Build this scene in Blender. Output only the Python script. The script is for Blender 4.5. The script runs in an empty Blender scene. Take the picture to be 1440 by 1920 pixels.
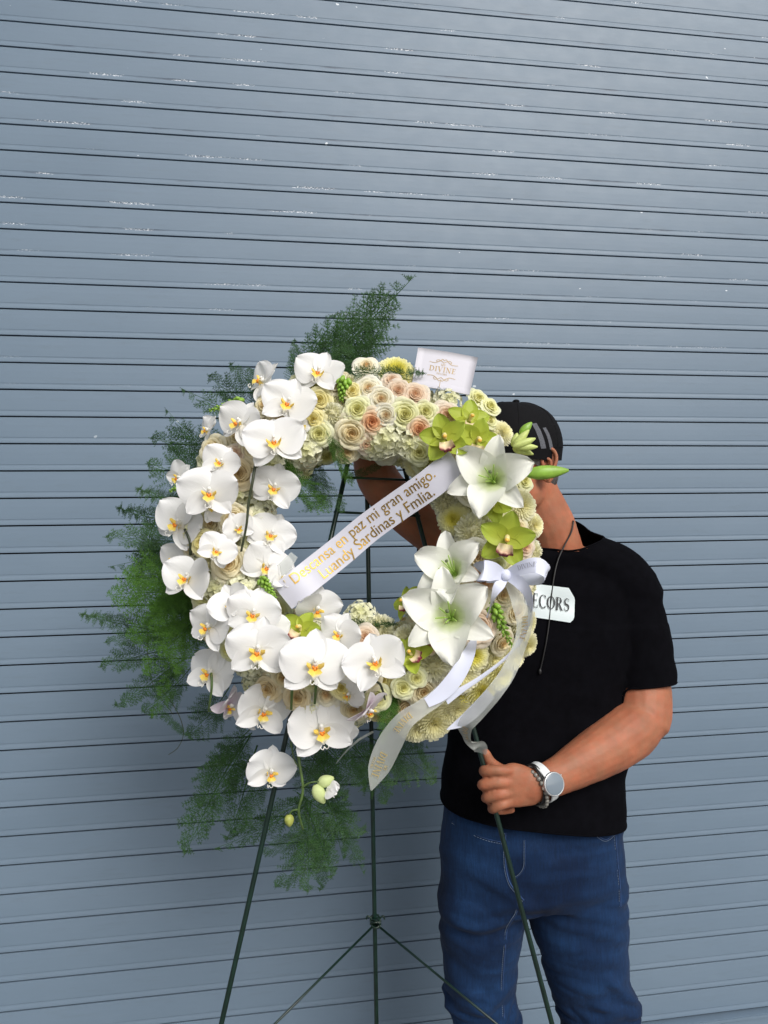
import bpy, math, random
import numpy as np
from mathutils import Vector, Matrix, noise
from mathutils.bvhtree import BVHTree

random.seed(7)
RNG = np.random.RandomState(11)
S = bpy.context.scene
COL = S.collection

# ------------------------------------------------------------------ camera
F = 1350.0
CAM = Vector((0, 0, 1.52))
YAW, PITCH, ROLL = 0.1500969, 0.05406142, -0.01900508
FW = Vector((math.sin(YAW) * math.cos(PITCH), math.cos(YAW) * math.cos(PITCH), math.sin(PITCH)))
_r0 = Vector((math.cos(YAW), -math.sin(YAW), 0))
_u0 = _r0.cross(FW)
RT = _r0 * math.cos(ROLL) + _u0 * math.sin(ROLL)
UP = -_r0 * math.sin(ROLL) + _u0 * math.cos(ROLL)
cd = bpy.data.cameras.new('camera')
cam = bpy.data.objects.new('camera', cd)
COL.objects.link(cam)
cd.sensor_fit = 'VERTICAL'
cd.sensor_height = 36
cd.lens = F / 1920 * 36
cd.clip_end = 500
cd.clip_start = 0.05
Mc = Matrix((RT, UP, -FW)).transposed().to_4x4()
Mc.translation = CAM
cam.matrix_world = Mc
S.camera = cam

# ------------------------------------------------------------------ light
SUN_DIR = Vector((-0.36, 0.92, -0.74)).normalized()
w = bpy.data.worlds.new('World')
S.world = w
w.use_nodes = True
nt = w.node_tree
nt.nodes.clear()
sky = nt.nodes.new('ShaderNodeTexSky')
sky.sky_type = 'NISHITA'
sky.sun_disc = False
sky.sun_elevation = math.asin(-SUN_DIR.z)
sky.sun_rotation = math.atan2(-SUN_DIR.x, -SUN_DIR.y)
sky.air_density = 1.0
sky.dust_density = 3.0
hs = nt.nodes.new('ShaderNodeHueSaturation')
hs.inputs['Saturation'].default_value = 0.30
bg = nt.nodes.new('ShaderNodeBackground')
bg.inputs['Strength'].default_value = 0.080
wo = nt.nodes.new('ShaderNodeOutputWorld')
nt.links.new(sky.outputs[0], hs.inputs['Color'])
nt.links.new(hs.outputs[0], bg.inputs['Color'])
nt.links.new(bg.outputs[0], wo.inputs['Surface'])
sd = bpy.data.lights.new('sun', 'SUN')
sd.energy = 1.5
sd.angle = math.radians(30)
sd.color = (1, 0.965, 0.92)
sun = bpy.data.objects.new('sun', sd)
COL.objects.link(sun)
sun.rotation_euler = SUN_DIR.to_track_quat('-Z', 'Y').to_euler()
sun.location = (2, -3, 6)
S.view_settings.view_transform = 'Standard'
S.view_settings.look = 'None'
S.view_settings.gamma = 1
S.view_settings.use_curve_mapping = False
S.view_settings.exposure = 0.70
S.render.engine = 'CYCLES'
S.cycles.max_bounces = 8
S.cycles.transparent_max_bounces = 12


def at(px, py, d):
    """the point that lies d metres in front of the lens along its axis, in the direction of photo pixel px, py"""
    return CAM + d * (FW + RT * ((px - 720) / F) + UP * ((960 - py) / F))


# ------------------------------------------------------------------ materials
def mat(name, color, rough=0.6, spec=0.5, metal=0.0, var=0.0, vscale=30, bump=0.0, bscale=200, sheen=0.0, trans=0.0, objvar=0.0):
    m = bpy.data.materials.new(name)
    m.use_nodes = True
    n = m.node_tree
    b = n.nodes['Principled BSDF']
    b.inputs['Base Color'].default_value = (*color, 1)
    b.inputs['Roughness'].default_value = rough
    b.inputs['Specular IOR Level'].default_value = spec
    b.inputs['Metallic'].default_value = metal
    b.inputs['Sheen Weight'].default_value = sheen
    tc = n.nodes.new('ShaderNodeTexCoord')
    src = None
    if var:
        nz = n.nodes.new('ShaderNodeTexNoise')
        nz.inputs['Scale'].default_value = vscale
        nz.inputs['Detail'].default_value = 5
        n.links.new(tc.outputs['Object'], nz.inputs['Vector'])
        mr = n.nodes.new('ShaderNodeMapRange')
        mr.inputs['To Min'].default_value = 1 - var
        mr.inputs['To Max'].default_value = 1 + var
        mr.inputs['From Min'].default_value = 0.3
        mr.inputs['From Max'].default_value = 0.7
        n.links.new(nz.outputs['Fac'], mr.inputs['Value'])
        h = n.nodes.new('ShaderNodeHueSaturation')
        h.inputs['Color'].default_value = (*color, 1)
        n.links.new(mr.outputs[0], h.inputs['Value'])
        src = h.outputs[0]
        n.links.new(src, b.inputs['Base Color'])
    if bump:
        nz2 = n.nodes.new('ShaderNodeTexNoise')
        nz2.inputs['Scale'].default_value = bscale
        nz2.inputs['Detail'].default_value = 4
        n.links.new(tc.outputs['Object'], nz2.inputs['Vector'])
        bp = n.nodes.new('ShaderNodeBump')
        bp.inputs['Strength'].default_value = bump
        bp.inputs['Distance'].default_value = 0.001
        n.links.new(nz2.outputs['Fac'], bp.inputs['Height'])
        n.links.new(bp.outputs[0], b.inputs['Normal'])
    if trans:
        add_translucent(m, src, color, trans)
    return m


def add_translucent(m, src, color, fac):
    n = m.node_tree
    b = n.nodes['Principled BSDF']
    out = n.nodes['Material Output']
    t = n.nodes.new('ShaderNodeBsdfTranslucent')
    t.inputs['Color'].default_value = (*color, 1)
    if src is not None:
        n.links.new(src, t.inputs['Color'])
    mx = n.nodes.new('ShaderNodeMixShader')
    mx.inputs[0].default_value = fac
    n.links.new(b.outputs[0], mx.inputs[1])
    n.links.new(t.outputs[0], mx.inputs[2])
    n.links.new(mx.outputs[0], out.inputs['Surface'])


def petal_mat(name, stops, axis='R', scale=1.0, rough=0.5, trans=0.38, vein=0.0, objvar=0.06, bump=0.15):
    """pigment that changes from the heart of the flower (0) to its rim (1); stops = [(pos, rgb)]"""
    m = bpy.data.materials.new(name)
    m.use_nodes = True
    n = m.node_tree
    b = n.nodes['Principled BSDF']
    b.inputs['Roughness'].default_value = rough
    b.inputs['Specular IOR Level'].default_value = 0.35
    b.inputs['Sheen Weight'].default_value = 0.15
    tc = n.nodes.new('ShaderNodeTexCoord')
    sx = n.nodes.new('ShaderNodeSeparateXYZ')
    n.links.new(tc.outputs['Object'], sx.inputs[0])
    cb = n.nodes.new('ShaderNodeCombineXYZ')
    n.links.new(sx.outputs[0], cb.inputs[0])
    n.links.new(sx.outputs[1], cb.inputs[1])
    ln = n.nodes.new('ShaderNodeVectorMath')
    ln.operation = 'LENGTH'
    n.links.new(cb.outputs[0], ln.inputs[0])
    nz = n.nodes.new('ShaderNodeTexNoise')
    nz.inputs['Scale'].default_value = 4
    nz.inputs['Detail'].default_value = 4
    n.links.new(tc.outputs['Object'], nz.inputs['Vector'])
    ad = n.nodes.new('ShaderNodeMath')
    ad.operation = 'MULTIPLY_ADD'
    ad.inputs[1].default_value = 0.25
    n.links.new(nz.outputs['Fac'], ad.inputs[0])
    n.links.new(ln.outputs['Value'], ad.inputs[2])
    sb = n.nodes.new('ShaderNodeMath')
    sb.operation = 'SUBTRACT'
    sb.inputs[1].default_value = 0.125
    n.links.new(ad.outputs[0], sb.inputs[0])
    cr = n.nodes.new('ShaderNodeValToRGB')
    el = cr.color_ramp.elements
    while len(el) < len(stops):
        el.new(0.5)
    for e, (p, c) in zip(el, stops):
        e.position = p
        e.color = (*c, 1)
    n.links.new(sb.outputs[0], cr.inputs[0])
    oi = n.nodes.new('ShaderNodeObjectInfo')
    mr = n.nodes.new('ShaderNodeMapRange')
    mr.inputs['To Min'].default_value = 1 - objvar
    mr.inputs['To Max'].default_value = 1 + objvar * 0.5
    n.links.new(oi.outputs['Random'], mr.inputs['Value'])
    h = n.nodes.new('ShaderNodeHueSaturation')
    n.links.new(cr.outputs[0], h.inputs['Color'])
    n.links.new(mr.outputs[0], h.inputs['Value'])
    n.links.new(h.outputs[0], b.inputs['Base Color'])
    if bump:
        mp = n.nodes.new('ShaderNodeMapping')
        mp.inputs['Scale'].default_value = (18, 2.0, 18)
        n.links.new(tc.outputs['Object'], mp.inputs[0])
        nz2 = n.nodes.new('ShaderNodeTexNoise')
        nz2.inputs['Scale'].default_value = 1.2
        nz2.inputs['Detail'].default_value = 2
        n.links.new(mp.outputs[0], nz2.inputs['Vector'])
        bp = n.nodes.new('ShaderNodeBump')
        bp.inputs['Strength'].default_value = bump
        bp.inputs['Distance'].default_value = 0.002
        n.links.new(nz2.outputs['Fac'], bp.inputs['Height'])
        n.links.new(bp.outputs[0], b.inputs['Normal'])
    add_translucent(m, h.outputs[0], (1, 1, 1), trans)
    return m


# ------------------------------------------------------------------ object helpers
def mesh_of(name, verts, faces, mats, fmat=None, smooth=True):
    me = bpy.data.meshes.new(name)
    me.from_pydata([tuple(v) for v in verts], [], faces)
    for m in (mats if isinstance(mats, (list, tuple)) else [mats]):
        me.materials.append(m)
    if fmat is not None:
        me.polygons.foreach_set('material_index', fmat)
    if smooth:
        me.polygons.foreach_set('use_smooth', [True] * len(me.polygons))
    me.update()
    return me


def link(name, me, parent=None, mw=None, label=None, kind=None):
    o = bpy.data.objects.new(name, me)
    COL.objects.link(o)
    if parent is not None:
        o.parent = parent
    if mw is not None:
        o.matrix_local = mw
    if label:
        o['label'] = label
    if kind:
        o['kind'] = kind
    return o


def thing(name, label, cat, loc=(0, 0, 0), group=None):
    o = bpy.data.objects.new(name, None)
    COL.objects.link(o)
    o.location = loc
    o.empty_display_size = 0.05
    o['label'] = label
    o['category'] = cat
    if group:
        o['group'] = group
    return o


class MB:
    """collects vertices and faces for ONE mesh object"""
    def __init__(s):
        s.v, s.f, s.m = [], [], []

    def add(s, verts, faces, mi=0):
        o = len(s.v)
        s.v += [tuple(v) for v in verts]
        s.f += [tuple(i + o for i in f) for f in faces]
        s.m += [mi] * len(faces)

    def box(s, c, sz, mi=0):
        x, y, z = c
        a, b, d = sz[0] / 2, sz[1] / 2, sz[2] / 2
        vs = [(x + i * a, y + j * b, z + k * d) for i in (-1, 1) for j in (-1, 1) for k in (-1, 1)]
        s.add(vs, [(0, 1, 3, 2), (4, 6, 7, 5), (0, 4, 5, 1), (2, 3, 7, 6), (0, 2, 6, 4), (1, 5, 7, 3)], mi)

    def sheet(s, nu, nv, fn, mi=0, flip=False):
        vs = [fn(i / nu, -1 + 2 * j / nv) for i in range(nu + 1) for j in range(nv + 1)]
        fs = []
        for i in range(nu):
            for j in range(nv):
                a = i * (nv + 1) + j
                q = (a, a + 1, a + nv + 2, a + nv + 1)
                fs.append(q[::-1] if flip else q)
        s.add(vs, fs, mi)

    def tube(s, pts, rad, n=8, mi=0, ref=None, caps=True, power=2.0):
        """tube through pts; rad: number, list of numbers or list of (a, b); a runs along ref"""
        pts = [Vector(p) for p in pts]
        k = len(pts)
        if not isinstance(rad, list):
            rad = [rad] * k
        rad = [r if isinstance(r, (list, tuple)) else (r, r) for r in rad]
        vs = []
        pa = None
        for i, p in enumerate(pts):
            t = (pts[min(i + 1, k - 1)] - pts[max(i - 1, 0)]).normalized()
            a = Vector(ref) if ref is not None else (pa if pa is not None else (Vector((0, 0, 1)) if abs(t.z) < 0.9 else Vector((1, 0, 0))))
            a = (a - t * a.dot(t)).normalized()
            pa = a
            b = t.cross(a)
            for j in range(n):
                th = 2 * math.pi * j / n
                c, sn = math.cos(th), math.sin(th)
                e = 2 / power
                c = math.copysign(abs(c) ** e, c)
                sn = math.copysign(abs(sn) ** e, sn)
                vs.append(p + a * (rad[i][0] * c) + b * (rad[i][1] * sn))
        fs = []
        for i in range(k - 1):
            for j in range(n):
                j2 = (j + 1) % n
                fs.append((i * n + j, i * n + j2, (i + 1) * n + j2, (i + 1) * n + j))
        if caps:
            fs.append(tuple(range(n))[::-1])
            fs.append(tuple((k - 1) * n + j for j in range(n)))
        s.add(vs, fs, mi)

    def ball(s, c, r, nu=8, nv=12, mi=0, M=None):
        """ellipsoid; r = (rx, ry, rz)"""
        if not isinstance(r, (list, tuple)):
            r = (r, r, r)
        c = Vector(c)
        vs = []
        for i in range(1, nu):
            ph = math.pi * i / nu
            for j in range(nv):
                th = 2 * math.pi * j / nv
                p = Vector((r[0] * math.sin(ph) * math.cos(th), r[1] * math.sin(ph) * math.sin(th), r[2] * math.cos(ph)))
                vs.append(c + (M @ p if M is not None else p))
        top = Vector((0, 0, r[2]))
        bot = -top
        vs.append(c + (M @ top if M is not None else top))
        vs.append(c + (M @ bot if M is not None else bot))
        fs = []
        for i in range(nu - 2):
            for j in range(nv):
                j2 = (j + 1) % nv
                fs.append((i * nv + j, (i + 1) * nv + j, (i + 1) * nv + j2, i * nv + j2))
        T, B = len(vs) - 2, len(vs) - 1
        for j in range(nv):
            j2 = (j + 1) % nv
            fs.append((T, j, j2))
            fs.append((B, (nu - 2) * nv + j2, (nu - 2) * nv + j))
        s.add(vs, fs, mi)

    def mesh(s, name, mats, smooth=True):
        return mesh_of(name, s.v, s.f, mats, s.m, smooth)

    def build(s, name, mats, parent=None, mw=None, label=None, kind=None, smooth=True, world=False):
        if world and parent is not None:
            off = parent.location
            s.v = [tuple(Vector(v) - off) for v in s.v]
        return link(name, s.mesh(name, mats, smooth), parent, mw, label, kind)


def catmull(pts, n=6):
    P = [Vector(p) for p in pts]
    out = []
    for i in range(len(P) - 1):
        p0, p1, p2, p3 = P[max(i - 1, 0)], P[i], P[i + 1], P[min(i + 2, len(P) - 1)]
        for k in range(n):
            t = k / n
            out.append(0.5 * ((2 * p1) + (p2 - p0) * t + (2 * p0 - 5 * p1 + 4 * p2 - p3) * t * t + (3 * p1 - p0 - 3 * p2 + p3) * t ** 3))
    out.append(P[-1])
    return out


def cat1(vals, n=6):
    return [p.x for p in catmull([Vector((v, 0, 0)) for v in vals], n)]


def remeshed(mb, voxel, smooth=4, fac=0.5):
    """union of the collected solids as one continuous surface"""
    me = mesh_of('tmp', mb.v, mb.f, [])if False else bpy.data.meshes.new('tmp')
    me.from_pydata(mb.v, [], mb.f)
    o = bpy.data.objects.new('tmp', me)
    COL.objects.link(o)
    md = o.modifiers.new('r', 'REMESH')
    md.mode = 'VOXEL'
    md.voxel_size = voxel
    md.use_smooth_shade = True
    if smooth:
        sm = o.modifiers.new('s', 'SMOOTH')
        sm.iterations = smooth
        sm.factor = fac
    dg = bpy.context.evaluated_depsgraph_get()
    dg.update()
    r = bpy.data.meshes.new_from_object(o.evaluated_get(dg))
    bpy.data.objects.remove(o)
    bpy.data.meshes.remove(me)
    return r


def displace(me, fn):
    n = len(me.vertices)
    co = np.empty(n * 3)
    me.vertices.foreach_get('co', co)
    co = co.reshape(-1, 3)
    nr = np.empty(n * 3)
    me.vertex_normals.foreach_get('vector', nr)
    nr = nr.reshape(-1, 3)
    d = np.array([fn(Vector(c), Vector(q)) for c, q in zip(co, nr)])
    co = co + nr * d[:, None]
    me.vertices.foreach_set('co', co.ravel())
    me.update()


def place_mesh(name, me, m, parent, label=None):
    me.materials.clear()
    me.materials.append(m)
    me.polygons.foreach_set('use_smooth', [True] * len(me.polygons))
    me.transform(Matrix.Translation(-parent.location))
    me.name = name
    return link(name, me, parent, label=label)


# ------------------------------------------------------------------ serif lettering from strokes
def arcpts(cx, cy, rx, ry, a0, a1, n=14):
    return [(cx + rx * math.cos(math.radians(a0 + (a1 - a0) * i / n)), cy + ry * math.sin(math.radians(a0 + (a1 - a0) * i / n))) for i in range(n + 1)]


def arcw(a0, a1, tn, tk, n=14):
    return [tn + (tk - tn) * abs(math.cos(math.radians(a0 + (a1 - a0) * i / n))) ** 1.5 for i in range(n + 1)]


TK, TN = 0.15, 0.045
def serif(x, y, w=0.26):
    return ([(x - w / 2, y), (x + w / 2, y)], [TN, TN])


def glyph(c):
    """advance width and strokes of one roman capital of height 1"""
    hb, ht = TN / 2, 1 - TN / 2
    st = lambda x, a=0.0, b=1.0, wd=TK: ([(x, a), (x, b)], [wd, wd])
    if c == 'I':
        return 0.36, [st(.18), serif(.18, hb), serif(.18, ht)]
    if c == 'D':
        return 0.84, [st(.18), serif(.16, hb), serif(.16, ht), (arcpts(.3, .5, .42, .475, -90, 90), arcw(-90, 90, TN, TK)), ([(.18, ht), (.3, ht)], [TN] * 2), ([(.18, hb), (.3, hb)], [TN] * 2)]
    if c == 'V':
        return 0.8, [([(.14, 1), (.41, 0)], [TK, TK]), ([(.68, 1), (.43, .02)], [TN, TN]), serif(.14, ht, .28), serif(.68, ht, .22)]
    if c == 'N':
        return 0.86, [st(.17, wd=TN), st(.7, wd=TN), ([(.15, 1), (.7, 0)], [TK, TK]), serif(.16, hb, .24), serif(.12, ht, .2), serif(.7, ht, .24)]
    if c == 'E':
        return 0.68, [st(.18), serif(.14, hb), serif(.14, ht), ([(.18, hb), (.58, hb)], [TN] * 2), ([(.18, ht), (.56, ht)], [TN] * 2), ([(.18, .52), (.44, .52)], [TN] * 2),
                      ([(.56, 0), (.6, .22)], [.05, .03]), ([(.54, 1), (.56, .8)], [.05, .03]), ([(.44, .62), (.44, .42)], [.04, .04])]
    if c == 'C':
        return 0.78, [(arcpts(.42, .5, .36, .48, 48, 312, 20), arcw(48, 312, TN, TK, 20)), ([(.66, .98), (.68, .7)], [.05, .03]), ([(.66, .02), (.7, .2)], [.03, .02])]
    if c == 'O':
        return 0.86, [(arcpts(.43, .5, .37, .475, 0, 360, 28), arcw(0, 360, TN, TK, 28))]
    if c == 'R':
        return 0.78, [st(.18), serif(.16, hb), serif(.16, ht), ([(.18, ht), (.34, ht)], [TN] * 2), ([(.18, .5), (.34, .5)], [TN] * 2),
                      (arcpts(.34, .735, .22, .24, -90, 90, 10), arcw(-90, 90, TN, TK, 10)), ([(.36, .5), (.68, .02)], [TK * .9, TK * .9]), serif(.72, hb, .16)]
    if c == 'S':
        p = arcpts(.33, .735, .2, .24, 40, 250, 10) + arcpts(.33, .26, .22, .24, 70, -150, 10)
        n = len(p)
        return 0.64, [(p, [TN + (TK - TN) * math.sin(math.pi * i / (n - 1)) ** 2 for i in range(n)]), ([(.5, .98), (.51, .74)], [.03, .03]), ([(.12, .02), (.11, .28)], [.03, .03])]
    if c == 'M':
        return 1.0, [st(.16, wd=TN), st(.84), ([(.15, 1), (.5, .05)], [TK, TK]), ([(.82, 1), (.5, .05)], [TN, TN]), serif(.15, hb, .22), serif(.84, hb), serif(.1, ht, .16), serif(.86, ht)]
    if c == 'Y':
        return 0.8, [([(.14, 1), (.41, .45)], [TK, TK]), ([(.68, 1), (.41, .45)], [TN, TN]), st(.41, 0, .48), serif(.41, hb), serif(.14, ht), serif(.68, ht, .2)]
    return 0.45, []


def text_polys(txt):
    """list of quads (2D) and the total width of a word of height 1"""
    x, out = 0, []
    for c in txt:
        adv, strokes = glyph(c)
        for pts, ws in strokes:
            for i in range(len(pts) - 1):
                (x0, y0), (x1, y1) = pts[i], pts[i + 1]
                dx, dy = x1 - x0, y1 - y0
                L = math.hypot(dx, dy) or 1
                nx, ny = -dy / L, dx / L
                a, b = ws[i] / 2, ws[i + 1] / 2
                e = 0.012
                x0e, y0e, x1e, y1e = x0 - dx / L * e, y0 - dy / L * e, x1 + dx / L * e, y1 + dy / L * e
                out.append([(x + x0e + nx * a, y0e + ny * a), (x + x0e - nx * a, y0e - ny * a), (x + x1e - nx * b, y1e - ny * b), (x + x1e + nx * b, y1e + ny * b)])
        x += adv + 0.06
    return out, x - 0.06
#PART2

# ------------------------------------------------------------------ setting: pavement, wall, roll-up door
M_pave = mat('pavement_concrete', (0.19, 0.186, 0.178), 0.85, 0.3, var=0.18, vscale=6, bump=0.6, bscale=90)
mb = MB()
mb.add([(-60, -60, 0), (60, -60, 0), (60, 60, 0), (-60, 60, 0)], [(0, 1, 2, 3)])
mb.build('pavement', M_pave, kind='structure')

YW = 2.0837
M_wall = mat('stucco', (0.42, 0.42, 0.41), 0.9, 0.3, var=0.08, vscale=3, bump=0.7, bscale=120)
mb = MB()
XL, XR, ZT = -2.6, 4.2, 3.62
mb.box(((XL - 9) / 2 - .05, YW + 0.2, 3.2), (9 - 2.6 + .1, 0.5, 6.4))
mb.box(((XR + 10) / 2 + .05, YW + 0.2, 3.2), (10 - 4.2 + .1, 0.5, 6.4))
mb.box(((XL + XR) / 2, YW + 0.2, (ZT + 6.4) / 2), (XR - XL + .1, 0.496, 6.4 - ZT))
wl = mb.build('building_wall', M_wall)
wl['label'] = 'plain grey stucco wall framing the blue-grey roll-up door'
wl['category'] = 'wall'


def door_paint():
    m = mat('door_paint', (0.205, 0.285, 0.375), 0.36, 0.36)
    n = m.node_tree
    b = n.nodes['Principled BSDF']
    tc = n.nodes.new('ShaderNodeTexCoord')
    ge = n.nodes.new('ShaderNodeNewGeometry')
    sp = n.nodes.new('ShaderNodeSeparateXYZ')
    n.links.new(ge.outputs['Position'], sp.inputs[0])
    so = n.nodes.new('ShaderNodeSeparateXYZ')
    n.links.new(tc.outputs['Object'], so.inputs[0])

    def noise_(vec, scale, detail=3, rgh=0.5):
        q = n.nodes.new('ShaderNodeTexNoise')
        q.inputs['Scale'].default_value = scale
        q.inputs['Detail'].default_value = detail
        q.inputs['Roughness'].default_value = rgh
        n.links.new(vec, q.inputs['Vector'])
        return q.outputs['Fac']

    def mapv(vec, sc):
        q = n.nodes.new('ShaderNodeMapping')
        q.inputs['Scale'].default_value = sc
        n.links.new(vec, q.inputs[0])
        return q.outputs[0]

    def rng(v, a, b_, c=0.0, d=1.0):
        q = n.nodes.new('ShaderNodeMapRange')
        q.inputs['From Min'].default_value = a
        q.inputs['From Max'].default_value = b_
        q.inputs['To Min'].default_value = c
        q.inputs['To Max'].default_value = d
        n.links.new(v, q.inputs['Value'])
        return q.outputs[0]

    def mul(a, c):
        q = n.nodes.new('ShaderNodeMath')
        q.operation = 'MULTIPLY'
        for i, v in enumerate((a, c)):
            if isinstance(v, (int, float)):
                q.inputs[i].default_value = v
            else:
                n.links.new(v, q.inputs[i])
        return q.outputs[0]
    P = ge.outputs['Position']
    # faint blotches and dust in the paint
    blot = noise_(mapv(P, (1.3, 1, 2.2)), 1.6, 5, 0.6)
    dust = noise_(mapv(P, (2.5, 1, 14)), 5, 4, 0.65)
    # worn line near the foot of each slat, on the upper part of the door
    band = mul(rng(so.outputs[2], 0.0125, 0.0140), rng(so.outputs[2], 0.0195, 0.0180))
    high = rng(sp.outputs[2], 1.95, 2.55)
    clus = rng(noise_(mapv(P, (3.2, 1, 13.33)), 2.0, 2), 0.58, 0.63)
    chip = rng(noise_(mapv(P, (150, 1, 420)), 1.0, 2, 0.7), 0.54, 0.60)
    scuff = rng(noise_(mapv(P, (2.6, 1, 25)), 3.0, 4, 0.6), 0.52, 0.70)
    m_chip = mul(mul(band, clus), mul(chip, high))
    m_scuff = mul(mul(band, scuff), mul(high, 0.8))
    # a few stray chips anywhere
    st = rng(noise_(mapv(P, (14, 1, 22)), 2.0, 1), 0.80, 0.81)
    m_st = mul(st, rng(sp.outputs[2], 1.6, 2.2))

    def mix(a, c, f):
        q = n.nodes.new('ShaderNodeMix')
        q.data_type = 'RGBA'
        for i, v in ((6, a), (7, c)):
            if isinstance(v, tuple):
                q.inputs[i].default_value = (*v, 1)
            else:
                n.links.new(v, q.inputs[i])
        n.links.new(f, q.inputs[0])
        return q.outputs[2]
    c = mix((0.130, 0.182, 0.242), (0.142, 0.196, 0.258), rng(blot, 0.35, 0.65))
    c = mix(c, (0.122, 0.164, 0.206), rng(dust, 0.55, 0.8, 0, 0.5))
    c = mix(c, (0.055, 0.07, 0.10), m_scuff)
    c = mix(c, (0.85, 0.88, 0.92), m_chip)
    c = mix(c, (0.6, 0.65, 0.7), m_st)
    n.links.new(c, b.inputs['Base Color'])
    n.links.new(rng(noise_(mapv(P, (6, 1, 10)), 3, 3), 0.3, 0.7, 0.45, 0.50), b.inputs['Roughness'])
    bp = n.nodes.new('ShaderNodeBump')
    bp.inputs['Strength'].default_value = 0.05
    bp.inputs['Distance'].default_value = 0.002
    n.links.new(noise_(mapv(P, (1.2, 1, 9)), 4, 3), bp.inputs['Height'])
    n.links.new(bp.outputs[0], b.inputs['Normal'])
    return m


M_door = door_paint()
M_dark = mat('gap_shade_black', (0.010, 0.011, 0.014), 0.8, 0.2)
M_rail = mat('rail_metal', (0.15, 0.19, 0.25), 0.45)
door = thing('roll_up_door', 'wide blue-grey metal roll-up door of narrow horizontal slats behind the man and the wreath', 'door', (0.8, YW, 0))
prof = [(-.012, .0733), (-.0012, .0734), (-.0002, .0731), (0, .0726), (.0005, .052), (.0005, .035), (.0002, .019), (-.0005, .0165), (-.0004, .0135),
        (.0002, .0100), (.0005, .0065), (.0005, .0030), (.0002, .0024), (-.012, .0024)]
xs = np.linspace(XL + .02 - .8, XR - .02 - .8, 9)
mb = MB()
vs, fs = [], []
for x in xs:
    vs += [(x, -o, h) for o, h in prof]
k = len(prof)
for i in range(len(xs) - 1):
    for j in range(k - 1):
        fs.append((i * k + j, i * k + j + 1, (i + 1) * k + j + 1, (i + 1) * k + j))
mb.add(vs, fs)
slat_me = mb.mesh('slat', M_door, smooth=False)
Z0 = 1.52 + 1.51245
for i in range(-8, 39):
    zb = Z0 - 0.075 * (i + 1)
    r = random.uniform(-1, 1)
    link('slat', slat_me, door, Matrix.Translation((0, r * 0.0004, zb - .0006)) @ Matrix.Rotation(r * 0.0035, 4, 'X'))
mb = MB()
mb.box((0.0, 0.020, 1.85), (XR - XL - .1, 0.012, 3.5))
mb.build('gap_shade_sheet', M_dark, door)  # added near-black sheet, its colour stands for shade behind the slat gaps
mb = MB()
zb = Z0 - 0.075 * 39 - .004
mb.box((0, -0.006, zb / 2 + .004), (XR - XL - .06, 0.03, zb - .010))
mb.box((0, -0.022, zb - .006), (XR - XL - .06, 0.008, 0.008))
mb.build('bottom_bar', M_door, door, smooth=False)
for x in (XL, XR):
    mb = MB()
    mb.box((x - .8, -0.03, 1.8), (0.09, 0.10, 3.6))
    mb.build('guide_rail', M_rail, door, smooth=False)
#PART3

# ------------------------------------------------------------------ flower materials
W1 = (.86, .86, .85)
P_orchid = petal_mat('orchid_white', [(0, (.80, .81, .72)), (.18, (.86, .86, .84)), (1, (.87, .87, .875))], trans=.28, objvar=.04)
P_orchid_pink = petal_mat('orchid_blush', [(0, (.66, .45, .60)), (.35, (.80, .70, .78)), (1, (.84, .80, .83))], trans=.28)
P_lip_y = mat('orchid_lip_yellow', (.85, .62, .12), .5, var=.25, vscale=9)
P_lip_o = mat('orchid_lip_orange', (.80, .24, .02), .5, var=.3, vscale=14)
P_lip_m = petal_mat('orchid_lip_mid', [(0, (.80, .45, .04)), (.26, (.84, .66, .12)), (.36, (.86, .84, .72)), (1, (.87, .87, .84))], trans=.15)
P_lip_w = mat('orchid_lip_white', (.86, .85, .80), .45, trans=.15)
P_rose = {
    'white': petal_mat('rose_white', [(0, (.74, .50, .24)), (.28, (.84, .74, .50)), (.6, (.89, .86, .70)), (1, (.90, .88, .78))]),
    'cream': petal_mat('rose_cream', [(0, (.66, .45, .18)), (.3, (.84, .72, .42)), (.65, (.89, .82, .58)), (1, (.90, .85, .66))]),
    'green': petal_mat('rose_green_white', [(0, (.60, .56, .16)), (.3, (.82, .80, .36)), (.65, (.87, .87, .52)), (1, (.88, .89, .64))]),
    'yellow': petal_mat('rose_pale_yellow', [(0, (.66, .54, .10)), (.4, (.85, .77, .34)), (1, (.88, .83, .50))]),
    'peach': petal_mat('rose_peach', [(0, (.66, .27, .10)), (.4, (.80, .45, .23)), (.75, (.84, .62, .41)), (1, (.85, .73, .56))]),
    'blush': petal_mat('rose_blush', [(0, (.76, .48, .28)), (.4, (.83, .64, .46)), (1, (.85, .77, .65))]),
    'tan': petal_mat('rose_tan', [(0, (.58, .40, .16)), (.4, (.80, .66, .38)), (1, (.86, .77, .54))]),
}
P_mum = petal_mat('mum_yellow_heart', [(0, (.58, .52, .04)), (.3, (.80, .74, .14)), (.55, (.87, .84, .42)), (1, (.89, .87, .62))], bump=.1)
P_mum_w = petal_mat('mum_cream', [(0, (.80, .74, .34)), (.4, (.88, .85, .54)), (1, (.90, .88, .70))], bump=.1)
P_carn = petal_mat('carnation_cream', [(0, (.76, .72, .40)), (.4, (.88, .86, .62)), (1, (.90, .90, .78))], bump=.1)
P_hyd = petal_mat('hydrangea_white', [(0, (.78, .78, .42)), (.5, (.85, .85, .62)), (1, (.89, .89, .74))], bump=.1)
P_lily = petal_mat('lily_white', [(0, (.50, .63, .16)), (.11, (.66, .75, .36)), (.27, (.85, .86, .78)), (1, (.87, .87, .83))], trans=.25, objvar=.03)
P_cymb = petal_mat('cymbidium_green', [(0, (.46, .50, .05)), (.5, (.42, .50, .05)), (1, (.36, .47, .05))], trans=.3)
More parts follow.
